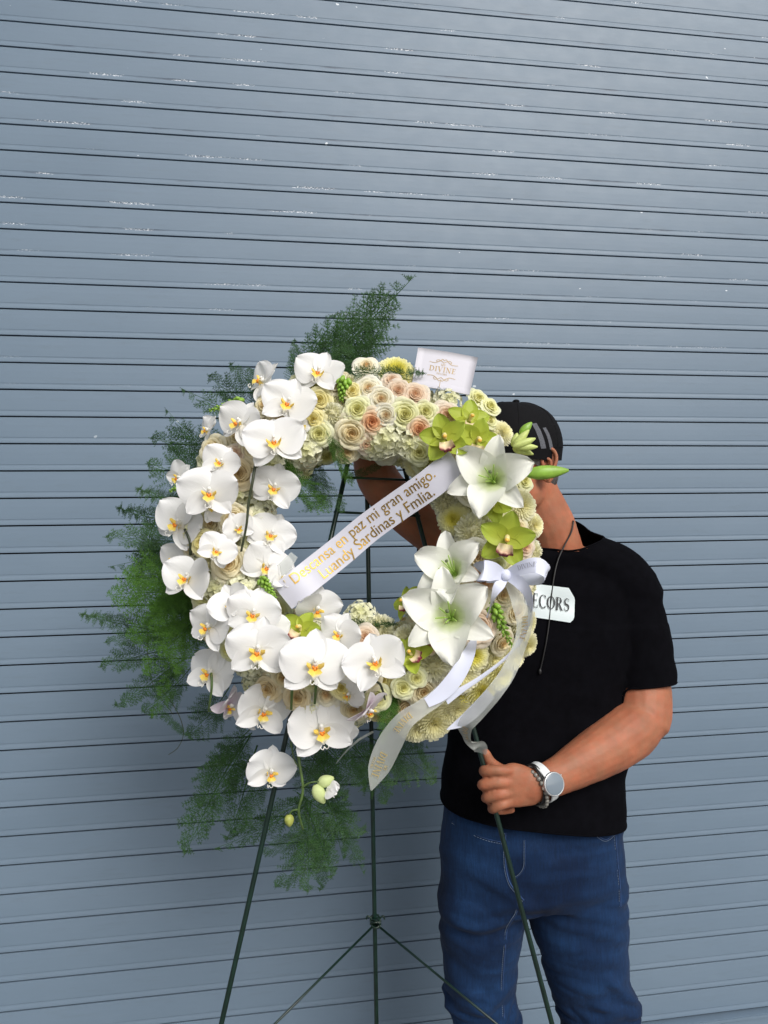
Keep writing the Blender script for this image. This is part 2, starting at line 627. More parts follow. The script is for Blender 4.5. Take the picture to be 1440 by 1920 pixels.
P_cymb_lip = petal_mat('cymbidium_lip', [(0, (.76, .60, .22)), (.30, (.80, .70, .46)), (.42, (.72, .50, .34)), (.50, (.16, .015, .03)), (1, (.25, .02, .03))], trans=.1)
P_cymb_cap = mat('cymbidium_cap', (.72, .42, .06), .35)
G_stem = mat('stem_green', (.07, .12, .03), .5, var=.3, vscale=60)
G_dark = mat('stem_dark', (.035, .045, .02), .45, var=.3, vscale=60)
G_bud = mat('bud_green', (.24, .42, .05), .4, var=.25, vscale=40, trans=.1)
G_lime = mat('lime_petal', (.58, .66, .22), .5, var=.15, vscale=40, trans=.2)
G_fern = mat('fern_green', (.032, .088, .022), .55, .3, var=.35, vscale=14, trans=.25)
G_fern2 = mat('fern_bright_green', (.060, .155, .018), .55, .3, var=.3, vscale=14, trans=.25)
M_foam = mat('wreath_base_cream', (.50, .50, .26), .9, .2, var=.4, vscale=60, bump=1, bscale=90)
FL = {}


def petal_fn(L, W, prof, bend=0.2, cup=0.2, rip=0.0, rf=3.0, ph=0.0, groove=0.0, tipcurl=0.0):
    def fn(u, v):
        w_ = W * prof(u)
        x = v * w_
        y = L * u
        z = bend * u * u + cup * v * v * w_ + rip * u * math.sin(rf * v * 2 + ph + 2.5 * u) - groove * (1 - u) * math.exp(-(v * 4) ** 2) - tipcurl * max(0, u - .7) ** 2 * 6
        return (x, y, z)
    return fn


ov = lambda u, a=0.8, p=0.55: max(0.0, math.sin(math.pi * min(1, max(0, u)) ** a)) ** p
NARROW = lambda u: .10 + .9 * ov(u, .85, .7) if u < .97 else ov(u, .85, .7)
BROAD = lambda u: (.10 * (1 - u) + ov(u ** .85 * .98 + .01, .92, .52)) if u < .999 else .12


def petals(name, L, W, prof, m, n=3, nu=9, nv=8, **kw):
    out = []
    for k in range(n):
        mb = MB()
        q = dict(kw)
        q['ph'] = k * 2.1
        q['bend'] = kw.get('bend', .1) + random.uniform(-.14, .14)
        q['cup'] = kw.get('cup', .1) + random.uniform(-.10, .10)
        q['rf'] = kw.get('rf', 3.0) * random.uniform(.7, 1.4)
        s = 1 + random.uniform(-.05, .05)
        mb.sheet(nu, nv, petal_fn(L * s, W * (1 + random.uniform(-.06, .06)), prof, **q))
        out.append(mb.mesh(name, m))
    return out


# moth orchid (unit radius, faces +z, dorsal sepal towards +y)
FL['o_sepal'] = petals('orchid_sepal', .92, .34, NARROW, P_orchid, bend=-.10, cup=.25, rip=.02, groove=.03)
FL['o_broad'] = petals('orchid_petal', 1.02, .60, BROAD, P_orchid, 7, nu=12, nv=10, bend=.10, cup=-.12, rip=.045, rf=2.2, groove=.05)
FL['p_sepal'] = petals('orchid_sepal', .92, .34, NARROW, P_orchid_pink, bend=-.10, cup=.25, rip=.02, groove=.03)
FL['p_broad'] = petals('orchid_petal', 1.02, .60, BROAD, P_orchid_pink, 7, nu=12, nv=10, bend=.10, cup=-.12, rip=.045, rf=2.2, groove=.05)


def orchid_lip():
    mb = MB()
    mb.ball((0, .05, .13), (.075, .11, .09), 6, 8, 0)                                  # column
    mb.ball((0, .10, .22), (.06, .07, .05), 5, 8, 0)
    for sx in (-1, 1):                                                                # side lobes rising like wings
        def fn(u, v, sx=sx):
            a = .5 + .9 * u
            return (sx * (.06 + .15 * math.sin(a * 1.25) * u + .02), -.10 + .10 * v * (1 - .5 * u) + .10 * u, .08 + .24 * u - .08 * v * v)
        mb.sheet(5, 4, fn, 1)
    mb.ball((0, -.12, .18), (.055, .065, .05), 6, 8, 2)                                 # callus
    mb.ball((-.05, -.08, .22), (.03, .05, .04), 5, 6, 2)
    mb.ball((.05, -.08, .22), (.03, .05, .04), 5, 6, 2)

    def mid(u, v):                                                                    # mid lobe
        w_ = .115 * (1 - u) ** .8 * (1 + 1.2 * math.exp(-((u - .35) / .2) ** 2)) + .01
        return (v * w_, -.12 - .30 * u, .14 + .10 * math.sin(u * 3) - .12 * abs(v) * -1 * (1 - u))
    mb.sheet(7, 6, mid, 3)
    for sx in (-1, 1):
        mb.tube(catmull([(0, -.46, .18), (sx * .05, -.52, .26), (sx * .11, -.46, .30), (sx * .09, -.40, .26)], 3), .014, 5, 0)
    return mb.mesh('orchid', [P_lip_w, P_lip_y, P_lip_o, P_lip_m])


FL['o_lip'] = orchid_lip()


def rose_mesh(m, seed, n=24, openness=1.0):
    rr = random.Random(seed)
    mb = MB()
    mb.ball((0, 0, -.25), (.42, .42, .5), 6, 10)
    for i in range(n):
        t = i / (n - 1)
        ang = i * 2.39996 + rr.uniform(-.2, .2)
        R = .07 + .90 * t ** .95
        top = .50 - .42 * t ** 1.3 + rr.uniform(-.03, .03)
        half = 1.55 - .72 * t
        curl = (.02 + .20 * t) * rr.uniform(.6, 1.3)
        ph = rr.uniform(0, 6)
        ru = .025 + .03 * t
        spir = .10 * (1 - t) + .03

        def fn(u, v, R=R, top=top, half=half, curl=curl, ang=ang, ph=ph, t=t, ru=ru, spir=spir):
            a = ang + v * half
            r = R * (.30 + .70 * math.sin(min(1, u * 1.15) * math.pi / 2)) + spir * R * v + curl * u ** 5
            r += ru * math.sin(3 * v + ph) * u ** 2
            e = abs(v) ** 3
            z = -.45 + (top + .45) * math.sin(u * math.pi / 2 * .98) - curl * .9 * u ** 7 - .16 * e * u * (.4 + t) + .03 * math.sin(4 * v + ph) * u
            r -= .10 * e * R * u
            if t > .5:
                z += .05 * math.exp(-(v * 3) ** 2) * u ** 6
                r += .05 * math.exp(-(v * 3) ** 2) * u ** 6
            return (r * math.cos(a), r * math.sin(a), z)
        mb.sheet(6, 8, fn)
    return mb.mesh('rose', m)


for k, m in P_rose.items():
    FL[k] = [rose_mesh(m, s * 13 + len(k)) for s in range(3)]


def mum_mesh(m, seed, n=270):
    rr = random.Random(seed)
    mb = MB()
    mb.ball((0, 0, -.15), (.5, .5, .42), 6, 12)
    for i in range(n):
        t = (i + .5) / n
        ang = i * 2.39996
        th = math.radians(6 + 98 * t ** .75)
        L = (.22 + .42 * t ** .6) * rr.uniform(.9, 1.1)
        W = .05 + .045 * t
        d = Vector((math.sin(th) * math.cos(ang), math.sin(th) * math.sin(ang), math.cos(th)))
        tg = Vector((-math.sin(ang), math.cos(ang), 0))
        up = d.cross(tg) * -1
        base = Vector((0, 0, -.1)) + d * .38
        inc = (.45 - .75 * t) + rr.uniform(-.1, .1)

        def fn(u, v, d=d, tg=tg, up=up, base=base, L=L, W=W, inc=inc):
            w_ = W * (.6 + .6 * math.sin(math.pi * min(u, .93) ** .8))
            return base + d * (L * u) + up * (inc * L * u * u * .8) + tg * (v * w_) + up * (.5 * w_ * v * v)
        mb.sheet(3, 2, fn)
    return mb.mesh('chrysanthemum', m)


FL['mum'] = [mum_mesh(P_mum, s) for s in (1, 2)]
FL['mumw'] = [mum_mesh(P_mum_w, s) for s in (3, 4)]


def carn_mesh(seed):
    rr = random.Random(seed)
    mb = MB()
    mb.ball((0, 0, -.25), (.45, .45, .45), 6, 10)
    for i in range(34):
        t = i / 33
        ang = i * 2.39996 + rr.uniform(-.3, .3)
        th = math.radians(8 + 74 * t ** .8)
        L = .62 + .30 * t
        ph = rr.uniform(0, 6)
        ex = rr.uniform(-.15, .15)

        def fn(u, v, ang=ang, th=th, L=L, ph=ph, ex=ex):
            a = ang + v * (.55 - .1 * u)
            tt = th + ex * u + .16 * u * math.sin(7 * v + ph)
            l = L * u * (1 + (.05 * math.sin(23 * v + ph) if u > .9 else 0) - .12 * v * v)
            return (l * math.sin(tt) * math.cos(a), l * math.sin(tt) * math.sin(a), -.35 + l * math.cos(tt) * .95)
        mb.sheet(5, 12, fn)
    return mb.mesh('carnation', P_carn)


FL['carn'] = [carn_mesh(s) for s in (1, 2, 3)]


def hyd_mesh(seed):
    rr = random.Random(seed)
    mb = MB()
    mb.ball((0, 0, -.2), (.72, .72, .6), 6, 12)
    for i in range(40):
        t = (i + .5) / 40
        ang = i * 2.39996
        th = math.radians(95 * t ** .6)
        d = Vector((math.sin(th) * math.cos(ang), math.sin(th) * math.sin(ang), math.cos(th)))
        c = Vector((0, 0, -.2)) + d * rr.uniform(.86, 1.02)
        Q = (d + Vector([rr.uniform(-.35, .35) for _ in range(3)])).to_track_quat('Z', 'Y').to_matrix()
        r0 = rr.uniform(0, 1.5)
        for k in range(4):
            Rz = Matrix.Rotation(r0 + k * math.pi / 2, 3, 'Z')
            f = petal_fn(.25, .14, lambda u: .1 + .9 * ov(u, .7, .5), bend=.05, cup=.5)
            mb.sheet(3, 4, lambda u, v: c + Q @ (Rz @ Vector(f(u, v))))
    return mb.mesh('hydrangea', P_hyd)


FL['hyd'] = [hyd_mesh(s) for s in (1, 2)]


# lily (unit = length of a petal, faces +z)
def lily_petal(W, seed, wave):
    mb = MB()

    def fn(u, v):
        r = z = 0.0
        N = 10
        for q in range(N):
            uu = (q + .5) / N * u
            a = math.radians(24 + 82 * uu ** 1.5)
            r += math.sin(a) * u / N
            z += math.cos(a) * u / N
        w_ = W * (.14 + .95 * ov(u * .97 + .0, .72, .85))
        if u > .995:
            w_ = .01
        z += .45 * w_ * v * v - .07 * math.exp(-(v * 5) ** 2) * (1 - u) + wave * u * math.sin(5 * v * u + seed + 5 * u) * abs(v)
        return (v * w_, r, z)
    mb.sheet(12, 8, fn)
    return mb.mesh('lily_petal', P_lily)


FL['l_in'] = [lily_petal(.30, s, .08) for s in (0, 1.7, 3.1)]
FL['l_out'] = [lily_petal(.22, s, .04) for s in (.5, 2.2, 4.1)]
mb = MB()
for k in range(6):
    a = k * math.pi / 3 + .3
    s = .10 + .03 * (k % 2)
    mb.tube(catmull([(0, 0, 0), (.05 * math.cos(a), .05 * math.sin(a) + .02, .25), (s * 1.4 * math.cos(a), s * 1.4 * math.sin(a) + .04, .56)], 3), .011, 5, 0)
mb.tube(catmull([(0, 0, 0), (.0, .01, .3), (.03, .06, .66)], 3), .016, 6, 0)
mb.ball((.03, .065, .67), (.035, .035, .02), 5, 8, 1)
mb.ball((0, 0, .02), (.05, .05, .06), 5, 8, 0)
FL['l_heart'] = mb.mesh('lily', [mat('stamen_green', (.34, .52, .10), .5), mat('stigma_dark', (.10, .13, .05), .5)])

# cymbidium
FL['c_pet'] = petals('cymbidium_petal', .95, .33, lambda u: .30 * (1 - u) ** 2 + ov(u * .98 + .01, .85, .6), P_cymb, 4, nu=9, nv=6, bend=.26, cup=.35, rip=.03, tipcurl=.05)
mb = MB()


def lipf(u, v):
    a = v * 1.75 * (1 - .35 * u)
    r = .22 + .10 * u + (.05 * math.sin(9 * v) if u > .8 else 0)
    return (r * math.sin(a), -.10 - .36 * u * math.cos(a * .4) - .04, .34 - .26 * math.cos(a) + .16 * u + .02 * math.sin(8 * v) * u)


mb.sheet(8, 14, lipf, 0)
mb.sheet(5, 8, lambda u, v: (v * .20 * (1 - u * .3), -.40 - .16 * u, .26 + .10 * math.sin(u * 2.6) - .10 * u + .03 * math.sin(7 * v)), 0)
mb.tube(catmull([(0, .0, .0), (0, .10, .2), (0, .02, .42)], 4), [.07] * 4 + [.09] * 5, 8, 1)
mb.ball((0, .0, .43), (.085, .075, .07), 6, 8, 2)
FL['c_lip'] = mb.mesh('green_orchid', [P_cymb_lip, mat('cymbidium_column', (.72, .62, .26), .4), P_cymb_cap])

# ------------------------------------------------------------------ the wreath
DW = 1.36
WC = at(668, 1018, DW)
WR, WT = .247, .088            # ring radius and tube radius
MPP = DW / F
wreath = thing('funeral_wreath', 'large round wreath of white orchids, cream roses and lilies standing on a green wire easel', 'wreath', WC)
TOCAM = -FW
# frame of the ring: leans back a little
WN = (TOCAM + UP * .12).normalized()
WX = (RT - WN * RT.dot(WN)).normalized()
WY = WN.cross(WX)


def ring_pt(ph, th, rt=WT):
    """ph round the ring, th round the tube (0 = towards the viewer, 90 = outwards)"""
    rad = WX * math.cos(ph) + WY * math.sin(ph)
    nrm = WN * math.cos(th) + rad * math.sin(th)
    return WC + rad * WR + nrm * rt, nrm, rad


mb = MB()
vs, fs = [], []
NA, NB = 64, 16
for i in range(NA):
    for j in range(NB):
        p, n_, r_ = ring_pt(2 * math.pi * i / NA, 2 * math.pi * j / NB, .068)
        vs.append(p)
        fs.append((i * NB + j, i * NB + (j + 1) % NB, ((i + 1) % NA) * NB + (j + 1) % NB, ((i + 1) % NA) * NB + j))
mb.add(vs, fs)
mb.build('wreath_base', M_foam, wreath, world=True)


def surf(px, py, lift=0.0, rt=WT):
    """point and normal of the wreath's tube seen at a pixel"""
    x = (px - 668) * MPP
    y = (1018 - py) * MPP
    rho = math.hypot(x, y)
    a = max(-.97, min(.97, (rho - WR) / (rt + .012)))
    rad = (RT * x + UP * y) / max(rho, 1e-6)
    c = math.sqrt(1 - a * a)
    nrm = (rad * a + TOCAM * c).normalized()
    lean = .12 * y
    d = DW + lean - (rt + .012) * c
    return at(px, py, d - lift), nrm, d - lift


def frame_m(pos, z, roll, scale, upv=None):
    z = z.normalized()
    u = (upv or UP)
    y = (u - z * u.dot(z)).normalized()
    x = y.cross(z)
    R = Matrix((x, y, z)).transposed() @ Matrix.Rotation(roll, 3, 'Z')
    M = (R * scale).to_4x4()
    M.translation = pos - WC
    return M


OCC = []      # centre and radius of what is placed by hand


def put(kind, px, py, r, roll=None, tilt=None, lift=0.0, label=None):
    pos, nrm, d = surf(px, py, lift)
    z = (nrm * .62 + TOCAM * .62 + UP * (.25 if py > 1220 else 0)).normalized()
    if tilt:
        z = (z + RT * tilt[0] + UP * tilt[1]).normalized()
    sc = r * d / F * 1.06
    pos = pos - z * sc * .30
    me = FL[kind]
    me = me[random.randrange(len(me))] if isinstance(me, list) else me
    nm = {'mum': 'chrysanthemum', 'mumw': 'chrysanthemum', 'carn': 'carnation', 'hyd': 'hydrangea'}.get(kind, 'rose')
    lab = {'peach': 'peach rose', 'blush': 'blush rose', 'green': 'greenish white rose', 'yellow': 'pale yellow rose', 'mum': 'cream chrysanthemum with a yellow heart'}.get(kind)
    OCC.append((pos, sc))
    return link(nm, me, wreath, frame_m(pos, z, random.uniform(0, 6.28) if roll is None else roll, sc), label=label or lab)


def rot_petal(ang, z=0.0, tx=0.0, ty=0.0):
    return Matrix.Translation((0, 0, z)) @ Matrix.Rotation(ang, 4, 'Z') @ Matrix.Rotation(tx, 4, 'X') @ Matrix.Rotation(ty, 4, 'Y')


def orchid(px, py, r, yaw=0, pit=0, roll=0, lift=.035, pink=False, back=False, d=None, label=None):
    """px, py = heart of the bloom; yaw > 0 turns it to the right, pit > 0 upwards, roll > 0 tips it clockwise (degrees)"""
    if d is None:
        pos, nrm, d = surf(px, py, lift)
    else:
        pos = at(px, py, d)
    yaw += random.uniform(-9, 9)
    pit += random.uniform(-8, 8)
    roll += random.uniform(-9, 9)
    a, b = math.radians(yaw), math.radians(pit)
    z = TOCAM * math.cos(a) * math.cos(b) + RT * math.sin(a) * math.cos(b) + UP * math.sin(b)
    sc = r * d / F
    M = frame_m(pos, z, -math.radians(roll), sc)
    o = link('orchid', FL['o_lip'], wreath, M, label=label)
    pr = 'p_' if pink else 'o_'
    j = lambda s=.07: random.uniform(-s, s)
    for ang, kx in ((0, 0), (math.radians(128), .0), (math.radians(-128), .0)):
        link('sepal', random.choice(FL[pr + 'sepal']), o, rot_petal(ang + j(.12), -.03, kx + j(.22)))
    for sx in (-1, 1):
        link('petal', random.choice(FL[pr + 'broad']), o, rot_petal(sx * math.radians(-70) + j(.09), .02 + .012 * sx, j(.20) + .08, j(.22)))
    return o


def lily(px, py, r, yaw=0, pit=0, roll=0, d=1.28, label=None, tilts=None):
    pos = at(px, py, d)
    a, b = math.radians(yaw), math.radians(pit)
    z = TOCAM * math.cos(a) * math.cos(b) + RT * math.sin(a) * math.cos(b) + UP * math.sin(b)
    M = frame_m(pos, z, -math.radians(roll), r * d / F)
    o = link('lily', FL['l_heart'], wreath, M, label=label)
    for k in range(3):
        link('petal', FL['l_out'][k], o, rot_petal(k * 2 * math.pi / 3, -.02, random.uniform(-.1, .06)))
        link('petal', FL['l_in'][k], o, rot_petal(k * 2 * math.pi / 3 + math.pi / 3, 0, random.uniform(-.1, .06)))
    return o


def cymb(px, py, r, yaw=0, pit=0, roll=0, lift=.03, d=None, label='lime green orchid with a burgundy edged lip'):
    if d is None:
        pos, nrm, d = surf(px, py, lift)
    else:
        pos = at(px, py, d)
    a, b = math.radians(yaw), math.radians(pit)
    z = TOCAM * math.cos(a) * math.cos(b) + RT * math.sin(a) * math.cos(b) + UP * math.sin(b)
    o = link('green_orchid', FL['c_lip'], wreath, frame_m(pos, z, -math.radians(roll), r * d / F), label=label)
    for k, ang in enumerate((0, 68, -68, 138, -138)):
        link('petal', random.choice(FL['c_pet']), o, rot_petal(math.radians(ang) + random.uniform(-.08, .08), -.02 if k in (0, 3, 4) else .02, random.uniform(-.15, .1)))
    OCC.append((pos, r * d / F * .8))
    return o


ROSES = """tan 522 775 21|cream 493 758 20|yellow 598 749 24|yellow 587 786 22|green 598 813 24|green 670 767 25|cream 660 813 33|peach 698 791 24
white 715 747 27|white 691 727 26|yellow 660 731 17|white 724 778 22|blush 687 833 20|white 687 684 24|cream 651 849 22|blush 747 731 24|blush 779 738 26
green 760 776 29|green 798 771 23|peach 787 804 21|green 785 848 22|blush 838 776 25|green 899 745 22|green 922 760 20|green 919 785 20|blush 872 854 24
white 886 868 29|blush 817 841 15|green 930 841 20|white 885 918 31|green 853 912 15|blush 986 1026 22|green 927 1036 14|white 896 1045 30|green 934 1057 15
peach 905 1086 25|cream 882 1122 34|cream 944 1115 28|blush 900 1178 38|cream 944 1207 26|cream 975 1090 32|green 823 1195 18|peach 806 1210 17|green 840 1222 18
blush 684 1194 24|cream 795 1298 32|tan 764 1331 32|green 781 1272 19|green 756 1290 20|green 706 1312 26|cream 395 840 26|tan 447 888 30|cream 437 974 32
yellow 377 1020 26|blush 440 852 22|cream 427 1057 34|tan 500 1294 26|tan 556 1310 24|cream 970 1150 24|green 985 900 22|blush 735 712 18|cream 625 716 22
cream 470 840 24|white 548 812 22|green 480 1010 28|cream 412 905 24|cream 690 1270 24|green 820 1175 20|yellow 640 1290 22"""
OTH = """mum 743 694 40|carn 622 775 27|hyd 571 842 34|hyd 722 822 36|hyd 768 832 30|hyd 841 751 28|mumw 946 808 25|carn 830 948 30|mumw 980 948 36|mum 850 974 32
carn 884 997 38|mumw 1004 985 26|carn 1008 1036 30|mumw 988 1172 30|carn 759 1194 26|carn 711 1172 32|hyd 675 1152 30|carn 815 1250 38|mum 888 1230 34
mumw 868 1268 40|mum 872 1300 40|mumw 815 1358 46|mumw 845 1335 40|mum 905 1298 36|mumw 928 1235 34|mumw 965 1232 32|mumw 785 1368 36|mumw 992 1212 26|mumw 860 1330 34|carn 850 1205 28|mum 940 1266 36|hyd 480 975 36|hyd 590 1190 30|hyd 700 836 28|hyd 510 870 26|carn 1000 1100 26|hyd 455 1110 36|hyd 812 900 24|mumw 905 1262 34"""
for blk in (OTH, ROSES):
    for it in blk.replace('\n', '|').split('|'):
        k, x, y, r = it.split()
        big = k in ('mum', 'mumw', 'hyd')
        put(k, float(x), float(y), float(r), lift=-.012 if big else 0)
cymb(835, 822, 50, -8, 5, -12)
cymb(893, 828, 50, 10, 0, 14, lift=.022)
cymb(880, 790, 46, 12, 25, 10, lift=.012)
cymb(949, 1012, 56, -6, 0, 12)
cymb(924, 946, 40, -10, 10, 170, lift=.0)
cymb(764, 1130, 38, -60, 20, -40, lift=.03)
cymb(772, 1228, 44, -20, 30, -60, lift=.01)
cymb(563, 1182, 44, -15, 30, 20, lift=.005)
lily(926, 904, 104, -18, 8, 12, d=1.275, label='open white lily at the upper right of the wreath')
lily(855, 1078, 94, -25, 22, -12, d=1.285, label='white lily seen behind a larger lily')
lily(848, 1160, 118, -14, 12, -8, d=1.265, label='largest open white lily')
# --- filler blooms all round the tube
kinds = ['cream', 'white', 'green', 'carn', 'hyd', 'green', 'cream', 'yellow', 'hyd', 'white', 'carn']
cnt = 0
for _ in range(5200):
    ph = random.uniform(0, 2 * math.pi)
    th = math.radians(random.uniform(-112, 112))
    p, n_, rad = ring_pt(ph, th, WT - .012)
    r = random.uniform(.021, .029)
    if any((p - q).length < (r + s) * .66 for q, s in OCC):
        continue
    OCC.append((p, r))
    k = random.choice(kinds)
    if (p - WC).dot(WX) > .1 and random.random() < .4:
        k = random.choice(['mumw', 'carn'])
    me = random.choice(FL[k])
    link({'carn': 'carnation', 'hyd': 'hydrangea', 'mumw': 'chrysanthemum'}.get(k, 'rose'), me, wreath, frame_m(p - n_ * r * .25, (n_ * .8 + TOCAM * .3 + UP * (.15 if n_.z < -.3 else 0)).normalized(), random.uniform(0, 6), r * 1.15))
    cnt += 1
print('filler blooms', cnt, 'total', len(OCC))

# orchids, from behind to the front
for a in [
    (475, 1150, 56, 5, 15, 10, .030), (500, 1062, 52, 25, 10, 40, .022), (641, 1378, 32, 20, -10, 10, .0), (397, 948, 36, 40, -10, 50, .02),
    (541, 757, 56, 10, 12, 22, .035), (598, 700, 52, 0, 18, 14, .02), (493, 718, 48, -38, 30, 40, .02), (451, 795, 52, -32, 15, 30, .035),
    (515, 830, 62, 5, 18, -2, .05), (391, 808, 34, -45, 20, 40, .0), (414, 868, 40, 10, 10, 35, .04), (337, 896, 36, -35, 0, 50, .0),
    (393, 924, 60, 0, 12, -8, .045), (515, 914, 50, 12, 8, 18, .03), (508, 1002, 48, 14, 5, 20, .03), (337, 982, 56, -22, 14, 25, .02),
    (406, 1032, 40, 20, 5, 40, .045), (353, 1086, 56, -8, 28, 2, .03), (394, 1176, 52, -24, 10, 14, .03), (484, 1218, 66, 6, 10, 8, .05),
    (396, 1262, 54, -20, 12, 20, .015), (637, 1188, 44, -6, 10, 15, .03), (590, 1246, 72, 10, 8, 6, .05), (493, 1330, 60, 26, 0, 12, .03),
    (602, 1366, 68, 4, 4, -4, .03), (593, 1140, 48, 22, -14, 10, .045), (705, 1242, 64, -18, 25, -20, .05)]:
    orchid(*a)
orchid(428, 1322, 42, 60, -20, 30, .0, pink=True, label='orchid with a lilac tinge')
orchid(690, 1330, 46, 65, -35, -20, .035, pink=True, label='orchid with a lilac tinge, half turned away')
orchid(529, 1086, 38, 50, 30, 20, .05, label='orchid seen from the side')
orchid(506, 1446, 50, 34, -2, 12, d=1.30, label='lowest open orchid')
orchid(500, 1180, 44, 10, 10, 10, .01)
orchid(330, 1052, 38, -30, 10, 30, .0)
orchid(436, 1135, 46, -12, 20, -20, .02)
orchid(445, 990, 34, 30, 0, -30, .01)
orchid(548, 1232, 40, 30, -10, 60, .01)
orchid(655, 1300, 36, -35, -20, 30, .0)
orchid(462, 1345, 34, -40, -15, 10, .0)
orchid(560, 800, 34, 40, 20, -50, .01)
#PART4

# ------------------------------------------------------------------ ferns, stems and buds of the wreath
def frond_mesh(seed, m, n=19, wd=.34, droop=.10, open_=52, fine=.030, name='fern_frond'):
    """asparagus fern: unit long along +y, flat in xy, built of hair-like needles"""
    rr = random.Random(seed)
    V, Fc = [], []
    stem = MB()
    pts = [Vector((.04 * math.sin(3 * t + seed), t, droop * math.sin(t * 2.2) * t)) for t in np.linspace(0, 1, 12)]
    stem.tube(pts, [.0075 * (1 - .75 * i / 11) for i in range(12)], 4)

    def sp(t):
        return Vector((.04 * math.sin(3 * t + seed), t, droop * math.sin(t * 2.2) * t))

    def needle(p, d, l, wdt):
        s = d.cross(Vector((0, 0, 1)))
        if s.length < 1e-3:
            s = Vector((1, 0, 0))
        s = (s.normalized() + Vector((0, 0, rr.uniform(-.7, .7)))).normalized() * wdt
        k = len(V)
        V.extend([p - s, p + s, p + d * l])
        Fc.append((k, k + 1, k + 2))
    for i in range(n):
        t = .10 + .88 * i / (n - 1)
        env = (math.sin(math.pi * min(1, (t * .92 + .06)) ** .8) ** .8) * (1 - .25 * t)
        for sx in (-1, 1):
            if rr.random() < .16:
                continue
            Lb = wd * env * rr.uniform(.65, 1.1)
            a = math.radians(open_ + rr.uniform(-9, 9) - 14 * t)
            d0 = Vector((sx * math.sin(a), math.cos(a), rr.uniform(-.12, .18)))
            base = sp(t + rr.uniform(-.01, .01))
            pl = base.copy()
            ns = max(3, int(Lb / .030))
            brp = [base]
            d = d0.normalized()
            for q in range(ns):
                d = (d + Vector((0, .035, rr.uniform(-.03, .02)))).normalized()
                pl = pl + d * (Lb / ns)
                brp.append(pl.copy())
                rem = 1 - q / ns
                l2 = (.020 + .070 * rem * math.sin(math.pi * min(1, (q + 1) / ns + .15))) * (.6 + env * .6)
                for s2 in (-1, 1):
                    a2 = math.radians(48 + rr.uniform(-12, 12)) * s2
                    c2, s_2 = math.cos(a2), math.sin(a2)
                    d2 = Vector((d.x * c2 - d.y * s_2, d.x * s_2 + d.y * c2, d.z + rr.uniform(-.15, .15))).normalized()
                    e = pl + d2 * l2
                    needle(pl, d2, l2, .0024)
                    nn = max(2, int(l2 / .014))
                    for z in range(nn):
                        b = pl + d2 * (l2 * (z + .6) / nn)
                        for s3 in (-1, 1):
                            a3 = math.radians(42) * s3
                            c3, s_3 = math.cos(a3), math.sin(a3)
                            d3 = Vector((d2.x * c3 - d2.y * s_3, d2.x * s_3 + d2.y * c3, d2.z + rr.uniform(-.3, .3))).normalized()
                            needle(b, d3, .8 * fine * rr.uniform(.6, 1.1) * (1 - .4 * z / nn), .0030)
            for q in range(len(brp) - 1):
                s = Vector((0, 0, 1)).cross((brp[q + 1] - brp[q]).normalized()) * .0032
                k = len(V)
                V.extend([brp[q] - s, brp[q] + s, brp[q + 1] + s * .7, brp[q + 1] - s * .7])
                Fc.append((k, k + 1, k + 2, k + 3))
    stem.add(V, Fc)
    return stem.mesh(name, m, smooth=False)


FR = [frond_mesh(s, G_fern, wd=w_, n=n_) for s, w_, n_ in ((1, .32, 17), (2, .24, 18), (3, .38, 18), (4, .28, 15))]
FRB = [frond_mesh(s, G_fern2, wd=w_, n=19) for s, w_ in ((5, .40), (6, .30))]
FRT = [frond_mesh(s, G_fern, wd=.13, n=22, fine=.036) for s in (7, 8)]


def frond(x0, y0, x1, y1, d=1.42, kind='n', wide=1.0, twist=None, d1=None, droop=1.0):
    a = at(x0, y0, d)
    b = at(x1, y1, d if d1 is None else d1)
    y = (b - a)
    L = y.length
    y = y.normalized()
    tw = random.uniform(-.5, .5) if twist is None else twist
    z = (TOCAM - y * TOCAM.dot(y)).normalized()
    z = Matrix.Rotation(tw, 3, y) @ z
    x = y.cross(z)
    R = Matrix((x * wide, y, z * droop)).transposed() * L
    M = R.to_4x4()
    M.translation = a - WC
    src = {'n': FR, 'b': FRB, 't': FRT}[kind]
    return link('fern_frond', random.choice(src), wreath, M)


